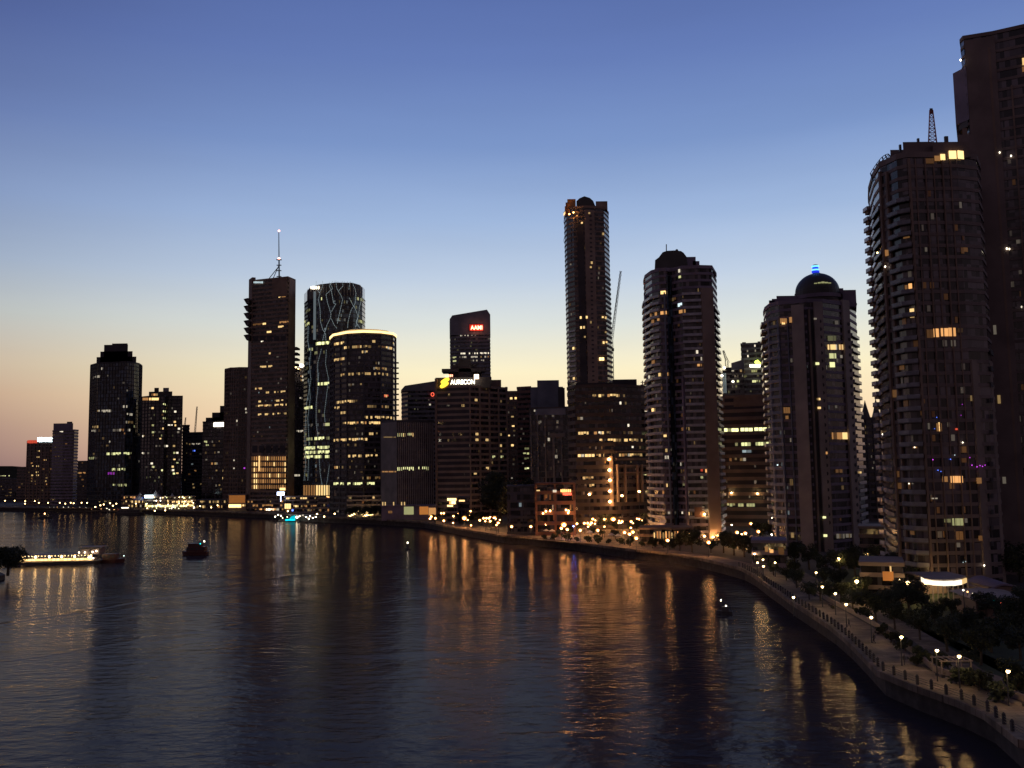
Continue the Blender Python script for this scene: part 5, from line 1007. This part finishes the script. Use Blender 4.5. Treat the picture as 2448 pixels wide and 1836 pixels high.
# benches and bins along the promenade
def on_walk(i, f, d):
    a_, c_ = shore_off(i, d), shore_off(i+1, d); p = a_.lerp(c_, f); e = c_-a_; return p, math.atan2(e.y, e.x)
zp = LAND+.26
for n_, (i, f) in enumerate(((2, .2), (3, .3), (4, .1), (5, .4), (6, .6), (8, .3), (10, .5), (12, .5))):
    p, an = on_walk(i, f, 5.6); t = thing('park_bench', 'dark slatted bench on the near promenade, %s from the right' % ('the '+nth(n_)), 'bench', (p.x, p.y, zp), 'benches on the promenade')
    mbx = MB(); [mbx.box((p.x-math.sin(an)*o_, p.y+math.cos(an)*o_, zp+.45), (1.9, .12, .05), an) for o_ in (-.18, 0, .18)]; mbx.build('seat', M_wood, t)
    mbx = MB(); [mbx.box((p.x-math.sin(an)*-.28, p.y+math.cos(an)*-.28, zp+h_), (1.9, .05, .12), an) for h_ in (.62, .8)]; mbx.build('backrest', M_wood, t)
    for s_ in (-.75, .75): mbx = MB(); mbx.box((p.x+math.cos(an)*s_, p.y+math.sin(an)*s_, zp+.22), (.08, .5, .44), an); mbx.build('leg', M_metal, t)
for n_, (i, f) in enumerate(((2, .7), (4, .8), (7, .5), (11, .4))):
    p, an = on_walk(i, f, 5.9); t = thing('litter_bin', 'round dark litter bin on the near promenade, %s from the right' % ('the '+nth(n_)), 'bin', (p.x, p.y, zp), 'bins on the promenade')
    mbx = MB(); mbx.lathe((p.x, p.y, zp), [(.26, 0), (.3, .85)], 10); mbx.build('body', M_metal, t); mbx = MB(); mbx.lathe((p.x, p.y, zp), [(.32, .86), (.3, .95), (.1, 1.05)], 10); mbx.build('lid', M_black, t)

# ------------------------------------------------------------------ trees
M_leaf = wall_mat('foliage', (.045, .055, .03), .85, .5, .35); M_bark = wall_mat('bark', (.09, .07, .05), .9, .3, 2)
def tree_proto(seed, n, rad, h, leaf, squash=.75, lobes=9, pal=False):
    rr = random.Random(seed); c = MB(); t = MB()
    cents = [(rr.uniform(-.6, .6)*rad, rr.uniform(-.6, .6)*rad, h-rad*squash+rr.uniform(-.45, .75)*rad*squash, rr.uniform(.2, .5)*rad) for _ in range(lobes)]
    for k in range(n):
        cx, cy, cz, r = rr.choice(cents)
        d = Vector((rr.gauss(0, 1), rr.gauss(0, 1), rr.gauss(0, 1))).normalized()*r*rr.uniform(.55, 1.08)
        p = Vector((cx, cy, cz))+d; a = Vector((rr.gauss(0, 1), rr.gauss(0, 1), rr.gauss(0, .6))).normalized(); b2 = a.orthogonal().normalized()
        s_ = leaf*rr.uniform(.5, 1.3); b2 = (b2+a.cross(b2)*rr.uniform(-1, 1)).normalized()
        c.face([p-a*s_-b2*s_*.4, p+a*s_*.2-b2*s_*.7, p+a*s_, p+b2*s_*.7])
    t.tube((0, 0, -.3), (rr.uniform(-.3, .3), rr.uniform(-.3, .3), h*.45), rad*.09, rad*.06)
    for cx, cy, cz, r in cents[:6]: t.tube((0, 0, h*.38), (cx, cy, cz), rad*.045, rad*.015, n=5)
    return c.mesh('crown', M_leaf), t.mesh('trunk', M_bark)
def palm_proto(seed, h):
    rr = random.Random(seed); c = MB(); t = MB()
    t.tube((0, 0, -.3), (.3, .1, h), .22, .14)
    for k in range(22):
        a = k*2.4; el = rr.uniform(-.2, 1.0); L_ = rr.uniform(2.2, 3.2); pv = Vector((.3, .1, h))
        for j in range(5):
            q = Vector((.3+math.cos(a)*L_*(j+1)/5, .1+math.sin(a)*L_*(j+1)/5, h+el*L_*math.sin((j+1)/5*1.5)-((j+1)/5)**2*2.2)); s_ = Vector((-math.sin(a), math.cos(a), 0))*(.42-.06*j); dn = Vector((0, 0, -.25))
            c.face([pv, pv+s_+dn, q+s_+dn, q]); c.face([pv, q, q-s_+dn, pv-s_+dn]); pv = q
    return c.mesh('crown', M_leaf), t.mesh('trunk', M_bark)
TP = {'a': tree_proto(1, 2600, 4.4, 8.5, .27, .75, 15), 'b': tree_proto(2, 2200, 3.8, 7, .26, .8, 12), 'c': tree_proto(3, 3000, 5.2, 10, .3, .7, 18), 's': tree_proto(4, 500, 1.7, 2.2, .26, .6, 6), 'p': palm_proto(5, 7), 'f': tree_proto(6, 700, 5, 11, .8, .75, 8), 'g': tree_proto(8, 5200, 14.5, 30, .85, .85, 16), 'h': tree_proto(9, 4200, 9, 15, .6, .6, 18)}
NAMEK = {'s': 'shrub', 'p': 'palm_tree'}
def tree(k, x, y, s_, label, group, z=None, rz=None):
    nm_ = NAMEK.get(k, 'tree'); t = thing(nm_, label, {'s': 'shrub', 'p': 'palm tree'}.get(k, 'tree'), (x, y, LAND if z is None else z), group)
    t.rotation_euler = (0, 0, random.uniform(0, 6.28) if rz is None else rz); t.scale = (s_*random.uniform(.9, 1.1), s_*random.uniform(.9, 1.1), s_)
    for part, me in zip(('crown', 'trunk'), TP[k]):
        o = bpy.data.objects.new(part, me); C.objects.link(o); o.parent = t
    return t
def rowtrees(spec, kind, phrase, group, s0=1, z=None):
    spec = sorted(spec)
    for i, p in enumerate(spec):
        kd = p[3] if len(p) > 3 else kind[i % len(kind)]; g = ground(p[0], p[1], LAND if z is None else z)
        tree(kd, g.x, g.y, s0*(p[2] if len(p) > 2 else 1), phrase % ('the '+nth(i)), group, z)
garden = [(1935, 1436, .7), (1962, 1440, 1.0, 'b'), (1905, 1408, .7), (1880, 1390, .8), (1850, 1378, .7), (1990, 1458, .5, 's'), (2010, 1440, .8), (2040, 1462, .9), (2060, 1440, 1), (2095, 1490, .9), (2085, 1430, .9), (2120, 1465, 1.1), (2150, 1440, 1), (2140, 1505, .9), (2175, 1480, 1.1), (2200, 1530, .9), (2205, 1455, 1), (2235, 1500, 1.1), (2275, 1480, 1), (2300, 1530, 1.1), (2330, 1500, 1.1), (2370, 1560, 1.1), (2360, 1480, .9), (2405, 1540, 1.2), (2440, 1580, 1.1), (2440, 1520, 1.2), (2345, 1590, .8), (2400, 1500, 1), (2425, 1640, .8, 'b'), (2265, 1558, .8), (2320, 1600, .6, 'b'), (2460, 1480, 1.1), (2255, 1450, .6), (2120, 1425, .9), (2000, 1415, .8), (1970, 1400, .8)]
rowtrees([(p[0], p[1], p[2]*(.5 if 2180 < p[0] < 2350 and p[1] < 1520 else .7))+tuple(p[3:]) for p in garden], 'abcab', 'dark leafy tree in the riverside garden, %s from the left', 'garden trees by the near promenade')
rowtrees([(2165, 1560, 1, 's'), (2200, 1580, 1, 's'), (2240, 1600, 1.1, 's'), (2300, 1640, 1, 's'), (2340, 1655, 1.2, 's'), (2330, 1640, 1, 's'), (2400, 1680, 1.1, 's'), (2130, 1540, .9, 's'), (2110, 1520, .9, 's'), (2430, 1665, 1.3, 's'), (2190, 1595, .8, 's'), (2060, 1480, 1, 's')], 's', 'low shrub beside the near promenade wall, %s from the left', 'shrubs beside the promenade')
rowtrees([(1655, 1322, 1), (1625, 1318, .8), (1640, 1305, .7), (1700, 1322, .7), (1730, 1322, .9), (1755, 1328, .9), (1780, 1332, .9), (1800, 1338, .7), (1600, 1316, .6), (1742, 1310, .9), (1775, 1318, .8), (1840, 1340, .8), (1870, 1350, .8), (1900, 1355, .9), (1935, 1362, .9), (1975, 1372, .8), (2010, 1380, .9), (2045, 1380, .8), (2035, 1350, .9), (2075, 1372, .9), (2095, 1385, .8), (1900, 1378, .7), (1825, 1298, 1.0), (1850, 1290, .9), (2150, 1400, 1), (2180, 1410, .7), (2330, 1420, .5), (2100, 1350, .9), (2440, 1392, 1.5), (2405, 1405, 1.2), (2180, 1385, .8), (1560, 1312, .5)], 'abab', 'dark tree at the feet of the three right-hand towers, %s from the left', 'trees at the feet of the right-hand towers')
rowtrees([(1385, 1262, 1.1), (1405, 1262, 1.2), (1425, 1264, 1.1), (1448, 1266, .9), (1470, 1270, .8), (1485, 1262, 1.0, 'p'), (1505, 1272, .7), (1530, 1278, .8), (1548, 1266, 1.1, 'p'), (1500, 1262, .9, 'p'), (1300, 1275, .8), (1325, 1276, .9), (1355, 1280, .7), (1540, 1290, .7), (1472, 1290, .5), (1440, 1284, .5), (1390, 1252, 1.5), (1415, 1250, 1.7), (1440, 1252, 1.5), (1462, 1254, 1.3), (1500, 1252, 1.4), (1530, 1254, 1.5), (1378, 1276, .6), (1415, 1280, .6), (1335, 1284, .5), (1560, 1300, .6)], 'bab', 'tree lit orange by the plaza lamps, %s from the left', 'plaza trees')
rowtrees([(1300+i*26, 1290+i*1.9, .9+.3*(i % 3)) for i in range(13)], 's', 'low shrub on the bank between plaza and seawall, %s from the left', 'shrubs along the plaza bank')
for i, (x, y) in enumerate(((1292, 1279), (1306, 1280), (1320, 1281), (1334, 1279), (1345, 1273), (1357, 1273), (1369, 1274), (1383, 1275), (1397, 1276), (1410, 1284), (1462, 1291), (1478, 1293))):
    g = ground(x, y, LAND); t = thing('parasol', 'small pale cafe parasol beside the plaza lamps, %s from the left' % ('the '+nth(i)), 'parasol', g, 'cafe parasols on the plaza')
    mbx = MB(); mbx.lathe(g, [(1.7, 2.2), (.1, 3.1)], 8); mbx.build('canopy', M_white, t); mbx = MB(); mbx.tube(g, g+Vector((0, 0, 2.9)), .06, n=4); mbx.build('pole', M_metal, t)
rowtrees([(1075, 1250, .7), (1100, 1252, .8), (1128, 1254, .8), (1150, 1256, .9), (1175, 1262, .7), (1040, 1250, .6), (1060, 1240, .9), (1135, 1240, .9)], 'ab', 'dark tree below the lettered office, %s from the left', 'trees below the lettered office')
rowtrees([(836, 1238, .8), (850, 1238, .9), (866, 1239, .8), (882, 1240, .9), (896, 1240, 1), (912, 1240, .9), (930, 1240, .8), (948, 1241, .7), (878, 1232, 1.2), (800, 1238, .6)], 'a', 'tree on the bank behind the low hall, %s from the left', 'trees by the low hall')
rowtrees([(112, 1200, 1), (125, 1201, 1.3), (140, 1201, 1.6), (156, 1202, 1.7), (172, 1202, 1.7), (188, 1202, 1.6), (204, 1203, 1.3), (220, 1203, 1.1), (236, 1204, 1.1), (252, 1204, 1.2), (268, 1205, 1), (284, 1206, 1), (8, 1196, .9), (26, 1197, 1), (46, 1198, 1), (68, 1198, .9), (300, 1208, .9), (96, 1199, .8)], 'f', 'dark tree of the row on the far-left promenade, %s from the left', 'trees on the far-left promenade')
rowtrees([(470, 1207, .7), (486, 1205, .9), (502, 1206, .9), (520, 1206, .8), (600, 1212, .6), (640, 1216, .6), (745, 1222, .6), (455, 1200, .9), (535, 1200, .9)], 'f', 'small dark tree among the waterfront buildings, %s from the left', 'trees among the waterfront buildings')
g = ground(1196, 1252, LAND); tree('g', g.x, g.y+8, 1.0, 'giant dark rounded fig tree rising in front of the grid-faced office', None, rz=.5)
g = ground(1230, 1258, LAND); tree('g', g.x+1, g.y+2, .86, 'lower dark tree leaning against the right side of the giant fig', None, rz=2)
# bank with trees at the left edge
bk = [(x*K, y*K) for x, y in [(-153, 262), (-160.5, 278), (-164, 295), (-180, 315), (-330, 340), (-330, 230), (-215, 240)]]
tag(MB().prism(bk, -1, 1.6).build('near_bank', M_ground), 'dark near riverbank at the left edge', None, None, 'structure')
for i, (x, y, k, s_, z, lb_) in enumerate(((-173.5, 292, 'h', .66, 1.6, 'dark spreading tree on the near bank at the left edge of the river'), (-170.5, 275, 'b', .95, 1.6, 'lower dark tree in front of the spreading tree at the left edge'), (-174, 284, 'a', .9, 1.6, 'small dark tree nearest the lit cruise boat at the left edge'), (-172, 268, 'a', 1.2, 1.6, 'dark tree half outside the left edge of the view'))): tree(k, (x+12)*K, y*K, s_, lb_, None, z)

for i, (x, y, s_, lb_) in enumerate(((1684, 1282, .45, 'bright orange ground floodlight left of the pale pier of the round-roofed tower'), (1705, 1284, .5, 'bright orange ground floodlight at the middle of the pale pier base'), (1715, 1280, .5, 'bright orange ground floodlight at the right edge of the pale pier base'))):
    q = at(x, y, 363.5 if i else 362); t = thing('floodlight', lb_, 'floodlight', (q.x, q.y, LAND), 'floodlights at the pale pier'); mbx = MB(); mbx.tube((q.x, q.y, LAND-.1), (q.x, q.y, max(LAND+.1, q.z-.4)), .12); mbx.build('base', M_metal, t)
    mbx = MB(); mbx.lathe((q.x, q.y, q.z), [(.1, -.4), (s_*1.3, 0), (.1, .4)], 8); mbx.build('lamp_head', E('a', 90), t)
# ------------------------------------------------------------------ boats
def hull(mb, c, L_, B_, h, ang=0, z=0, bow=.35, mi=0, sheer=.25):
    """hull outline pointed at the +x end"""
    ca, sa = math.cos(ang), math.sin(ang)
    prof = [(-.5, -.42), (-.5, .42), (.5-bow, .5), (.5-bow*.4, .34), (.5, 0), (.5-bow*.4, -.34), (.5-bow, -.5)][::-1]
    T = lambda u, v, k, zz: (c[0]+(u*L_*k)*ca-(v*B_*k)*sa, c[1]+(u*L_*k)*sa+(v*B_*k)*ca, zz)
    lo = [T(u, v, .9, z-.4) for u, v in prof]; hi = [T(u, v, 1, z+h+(max(0, u)*2*sheer*h)) for u, v in prof]
    n = len(prof); b = len(mb.v); mb.v += lo+hi
    mb.f.append(tuple(range(b+n-1, b-1, -1))); mb.f.append(tuple(range(b+n, b+2*n)))
    for i in range(n): j = (i+1) % n; mb.f.append((b+i, b+j, b+n+j, b+n+i))
    mb.mi += [mi]*(n+2)
def ball(p, r, col, s, name, parent): mb = MB(); mb.lathe(p, [(r*.3, -r), (r, 0), (r*.3, r)], 6); return mb.build(name, E(col, s), parent)
# long lit cruise boat at the left
c = ground(128, 1350, 0); Lb = 222/F*c.y; an = R(2.0)
t = thing('cruise_boat', 'long open-deck cruise boat strung with bright yellow lights, moored at left', 'boat', c)
mb = MB(); hull(mb, c, Lb*1.02, 7, 1.3, an, bow=.12); mb.build('hull', M_dark, t)
U = lambda u, v, z: Vector((c.x+u*math.cos(an)-v*math.sin(an), c.y+u*math.sin(an)+v*math.cos(an), z))
mb = MB(); mb.box(U(0, .6, 1.9), (Lb*.86, 4.4, 1.1), an); mb.build('cabin', M_cream, t)
for k in range(22):
    u = -Lb*.42+k*Lb*.84/21; mb = MB(); mb.tube(U(u, -2.9, 1.3), U(u, -2.9, 4.0), .07, n=4); mb.build('deck_post', M_white, t)
mb = MB(); mb.box(U(0, 0, 4.1), (Lb*.88, 6.4, .18), an); mb.build('awning', M_cream, t)
for k in range(20):
    u = -Lb*.4+k*Lb*.8/19; mb = MB(); mb.box(U(u, -1.75, 2.15), (1.35, .15, .8), an); mb.build('lit_window', E('y', 2.6 if k % 3 else 1.6), t)
for k in range(26): u = -Lb*.43+k*Lb*.86/25; ball(U(u, -3.1, 3.75), .15, 'y', 8, 'bulb', t)
for k, x in enumerate((64, 95, 127, 155, 185, 222)): u = (x-128)/F*c.y; ball(U(u, -3.3, 3.4), .45, 'y', 38, 'deck_lamp', t)
mb = MB(); mb.box(U(Lb*.41, 0, 5.2), (7.5, 5, 2.1), an); mb.build('wheelhouse', M_brown, t)
mb = MB(); mb.box(U(Lb*.41, 0, 6.9), (8.6, 5.8, .25), an); mb.build('upper_awning', M_cream, t)
for du in (-3.4, 0, 3.4): mb = MB(); mb.tube(U(Lb*.41+du, -2.6, 4.2), U(Lb*.41+du, -2.6, 6.9), .08, n=4); mb.build('deck_post', M_metal, t)
for k, (u, z) in enumerate(((Lb*.36, 4.9), (Lb*.44, 5.0), (Lb*.48, 5.4), (Lb*.3, 4.9), (Lb*.4, 3.0), (Lb*.45, 2.6))): ball(U(u, -3.2, z), .24, 'w', 30, 'deck_lamp', t)
mb = MB(); mb.tube(U(Lb*.41-4.5, -2, 4), U(Lb*.41-4.5, -2, 9), .08, n=4); mb.build('mast', M_metal, t)
# dark red boat at its bow
c2 = ground(270, 1345, 0); t = thing('moored_boat', 'unlit dark red boat moored end-on to the bright cruise boat', 'boat', c2)
mb = MB(); hull(mb, c2, 9.8, 4, 1.4, R(4)); mb.build('hull', M_red, t); mb = MB(); mb.box(c2+Vector((-1, 0, 2.4)), (5.4, 3, 2)); mb.box(c2+Vector((-1, 0, 3.5)), (6, 3.4, .15)); mb.build('cabin', M_red, t)
for k in range(3): mb = MB(); mb.box(c2+Vector((-2.8+k*1.7, -1.55, 2.6)), (1, .1, .8)); mb.build('window', M_black, t)
ball(c2+Vector((4.6, -.5, 2.7)), .16, 'c', 6, 'bow_light', t)
# red boat under way
c3 = ground(466, 1327, 0); t = thing('river_boat', 'dark red double-deck boat under way in mid river with a white mast light', 'boat', c3)
mb = MB(); hull(mb, c3, 11.6, 4.4, 1.5, R(180)); mb.build('hull', M_red, t)
mb = MB(); mb.box(c3+Vector((.8, 0, 2.6)), (8, 3.6, 2.1)); mb.build('cabin', M_red, t)
mb = MB(); mb.box(c3+Vector((.2, 0, 4.3)), (5.6, 3, 1.3)); mb.box(c3+Vector((.2, 0, 5.0)), (6.2, 3.4, .15)); mb.build('upper_deck', M_red, t)
for k in range(4): mb = MB(); mb.box(c3+Vector((-2.4+k*1.9, -1.83, 2.8)), (1.2, .1, .9)); mb.build('window', M_black, t)
mb = MB(); mb.tube(c3+Vector((3.2, 0, 3.6)), c3+Vector((4.0, 0, 6)), .07, n=4); mb.build('mast', M_metal, t)
ball(c3+Vector((4.1, -.3, 5.9)), .28, 'w', 10, 'mast_light', t); ball(c3+Vector((2.9, -1.8, 5.0)), .2, 't', 5, 'side_light', t)
# channel buoy
c4 = ground(975, 1312, 0); t = thing('channel_buoy', 'small dark buoy with a single white light alone in mid river', 'buoy', c4)
mb = MB(); mb.lathe(c4, [(1.2, -.4), (1.3, .4), (.8, .7), (.35, 1.6), (.3, 2.2)], 10); mb.build('float', M_black, t); ball(c4+Vector((-.1, 0, 2.75)), .3, 'w', 14, 'beacon', t)
# small boat near the right bank
c5 = ground(1732, 1468, 0); t = thing('small_boat', 'small dark cabin boat with two white lights near the right bank', 'boat', c5)
mb = MB(); hull(mb, c5, 3.9, 1.7, .7, R(160)); mb.build('hull', M_black, t); mb = MB(); mb.box(c5+Vector((.3, 0, 1.25)), (1.6, 1.3, 1.1), R(-20)); mb.build('cabin', M_dark, t)
mb = MB(); mb.box(c5+Vector((.3, -.62, 1.4)), (1.2, .05, .45), R(-20)); mb.build('windscreen', M_glassb, t)
mb = MB(); mb.tube(c5+Vector((-.7, 0, .7)), c5+Vector((-.75, 0, 3.3)), .05, n=4); mb.build('mast', M_metal, t)
ball(c5+Vector((-.75, 0, 3.3)), .17, 'w', 25, 'mast_light', t); ball(c5+Vector((.3, -.5, 2.05)), .14, 'w', 18, 'cabin_light', t)
# far small boat at left
c6 = ground(108, 1239, 0); t = thing('small_boat', 'far small boat with one warm light, off the far-left promenade', 'boat', c6)
mb = MB(); hull(mb, c6, 12, 3.6, 1.1, 0); mb.build('hull', M_black, t); mb = MB(); mb.box(c6+Vector((-1, 0, 1.9)), (4.5, 2.6, 1.6)); mb.build('cabin', M_dark, t); ball(c6+Vector((0, -1, 3.8)), .6, 'a', 12, 'mast_light', t)
mb = MB(); mb.tube(c6+Vector((0, 0, 2.6)), c6+Vector((0, -1, 3.4)), .08, n=4); mb.build('mast', M_metal, t)
# dark ferry at its wharf
c7 = ground(312, 1231, 0); t = thing('ferry', 'dark ferry at the wharf beside the bright restaurant terrace, one white light', 'boat', c7)
mb = MB(); hull(mb, c7, 25, 6, 1.6, 0, bow=.2); mb.build('hull', M_black, t)
mb = MB(); mb.box(c7+Vector((-.8, 0, 3.1)), (19, 5, 3)); mb.build('cabin', M_dark, t); mb = MB(); mb.box(c7+Vector((-1, 0, 5.2)), (7, 4, 1.3)); mb.build('wheelhouse', M_dark, t)
for k in range(7): mb = MB(); mb.box(c7+Vector((-9+k*2.7, -2.55, 3.3)), (1.8, .1, 1.1)); mb.build('window', M_black, t)
mb = MB(); mb.box(c7+Vector((-4, -2.1, 6.3)), (6, .6, .7)); mb.build('lit_panel', E('w', 4), t)
# turquoise-lit boat and pontoon
c8 = ground(694, 1247, 0); t = thing('party_boat', 'small boat glowing turquoise at the pontoon with a blue light on top', 'boat', c8)
mb = MB(); hull(mb, c8, 7.6, 3, .7, R(180)); mb.build('hull', M_black, t); mb = MB(); mb.box(c8+Vector((0, -.2, 1.2)), (6.6, 2.4, 1.1)); mb.build('lit_hull_band', emit('turquoise_glow', (0, .62, .7), 1.6), t)
mb = MB(); mb.prism([(c8.x-.8, c8.y-1), (c8.x+3, c8.y-1), (c8.x+3, c8.y+1), (c8.x-.8, c8.y+1)], 1.9, 4.0, top=[(c8.x+1.2, c8.y-1, 4), (c8.x+3.4, c8.y-1, 4.4), (c8.x+3.4, c8.y+1, 4.4), (c8.x+1.2, c8.y+1, 4)]); mb.build('cabin', emit('turquoise_dim', (0, .5, .6), .9), t)
mb = MB(); mb.tube(c8+Vector((1.6, 0, 4)), c8+Vector((1.6, 0, 7.5)), .1, n=4); mb.build('mast', M_metal, t); ball(c8+Vector((1.6, 0, 8)), .7, 'b', 4, 'mast_light', t); ball(c8+Vector((4.8, -.5, 3)), .8, 'w', 20, 'deck_lamp', t)
pp = ground(722, 1245, 0); t = thing('ferry_pontoon', 'floating pontoon with small white lights right of the turquoise boat', 'pontoon', pp)
mb = MB(); mb.box(pp+Vector((0, 2, .5)), (34, 5, 1)); mb.build('deck', M_dark, t); mb = MB(); mb.box(pp+Vector((2, 3, 4.2)), (24, 4, .3)); mb.build('canopy', M_white, t)
for k in range(7): mb = MB(); mb.tube(pp+Vector((-9+k*3.7, 1.5, 1)), pp+Vector((-9+k*3.7, 1.5, 4.1)), .12, n=4); mb.build('post', M_white, t)
for k in range(9): ball(pp+Vector((-14+k*3.4, -.2, 2.3+(k % 3)*.5)), .28, 'g', 14, 'deck_lamp', t)
# long low wharf on the far left bank
q0, q1 = ground(120, 1221, 0), ground(300, 1226, 0); t = thing('wharf', 'low wharf with faint pale and reddish lights along the far-left waterline', 'wharf', q0)
e = q1-q0; mb = MB(); mb.box((q0+q1)/2+Vector((0, 0, 1.3)), (e.length, 3, .8), math.atan2(e.y, e.x)); mb.build('deck', M_wood, t)
for k in range(24):
    p = q0.lerp(q1, k/23); mb = MB(); mb.tube(p+Vector((0, -.6, -1)), p+Vector((0, -.6, 1)), .2, n=5); mb.build('pile', M_wood, t)
rr = random.Random(9)
for k in range(30):
    p = q0.lerp(q1, rr.random()); ball(p+Vector((0, -1.6, 2.4+rr.random()*1.5)), rr.uniform(.22, .5), 'w' if k % 3 else rr.choice('ar'), rr.choice((1.5, 3, 6)), 'deck_lamp', t)

# ------------------------------------------------------------------ people strolling on the near promenade
def person(px, py, rz, label, phase, col):
    g = ground(px, py, LAND+.26); s = phase
    V = {'pel': (0, 0, .95), 'che': (0, .02, 1.32), 'nek': (0, .02, 1.48), 'hed': (0, .05, 1.6), 'top': (0, .05, 1.7),
         'sl': (.19, .02, 1.4), 'el': (.24, -.05-s*.1, 1.14), 'wl': (.24, .05-s*.25, .92), 'hl': (.24, .08-s*.28, .83),
         'sr': (-.19, .02, 1.4), 'er': (-.24, -.05+s*.1, 1.14), 'wr': (-.24, .05+s*.25, .92), 'hr': (-.24, .08+s*.28, .83),
         'kl': (.1, .06+s*.16, .5), 'al': (.1, s*.3-.03, .09), 'tl': (.11, s*.3+.13, .04), 'kr': (-.1, .06-s*.1, .5), 'ar': (-.1, -s*.3-.03, .11), 'tr': (-.11, -s*.3+.12, .04)}
    RAD = {'pel': .155, 'che': .165, 'nek': .06, 'hed': .105, 'top': .08, 'sl': .07, 'sr': .07, 'el': .05, 'er': .05, 'wl': .035, 'wr': .035, 'hl': .045, 'hr': .045, 'kl': .07, 'kr': .07, 'al': .045, 'ar': .045, 'tl': .045, 'tr': .045}
    keys = list(V); ed = [('pel', 'che'), ('che', 'nek'), ('nek', 'hed'), ('hed', 'top'), ('che', 'sl'), ('sl', 'el'), ('el', 'wl'), ('wl', 'hl'), ('che', 'sr'), ('sr', 'er'), ('er', 'wr'), ('wr', 'hr'), ('pel', 'kl'), ('kl', 'al'), ('al', 'tl'), ('pel', 'kr'), ('kr', 'ar'), ('ar', 'tr')]
    me = bpy.data.meshes.new('person'); me.from_pydata([V[k] for k in keys], [(keys.index(a), keys.index(b)) for a, b in ed], [])
    o = bpy.data.objects.new('person', me); C.objects.link(o); md = o.modifiers.new('skin', 'SKIN'); md.use_smooth_shade = True
    for i, k in enumerate(keys): me.skin_vertices[0].data[i].radius = (RAD[k], RAD[k]*.8); me.skin_vertices[0].data[i].use_root = (k == 'pel')
    o.modifiers.new('sub', 'SUBSURF').levels = 1
    me.materials.append(col); o.location = g; o.rotation_euler = (0, 0, rz); tag(o, label, 'person', 'people on the promenade')
person(2090, 1538, R(40), 'person in dark clothes walking on the promenade near the first garden lamps', 1, M_black)
person(2162, 1590, R(215), 'person in dark clothes standing by the promenade railing above the corner', .3, M_black)
person(2030, 1500, R(30), 'farthest person in dark clothes walking away along the promenade', -1, M_dark)

scene.cycles.use_denoising = True
scene.cycles.max_bounces = 5; scene.cycles.diffuse_bounces = 2; scene.cycles.glossy_bounces = 3; scene.cycles.transmission_bounces = 2
scene.cycles.sample_clamp_indirect = 4; scene.cycles.sample_clamp_direct = 12
scene.cycles.caustics_reflective = False; scene.cycles.caustics_refractive = False
scene.cycles.use_light_tree = True
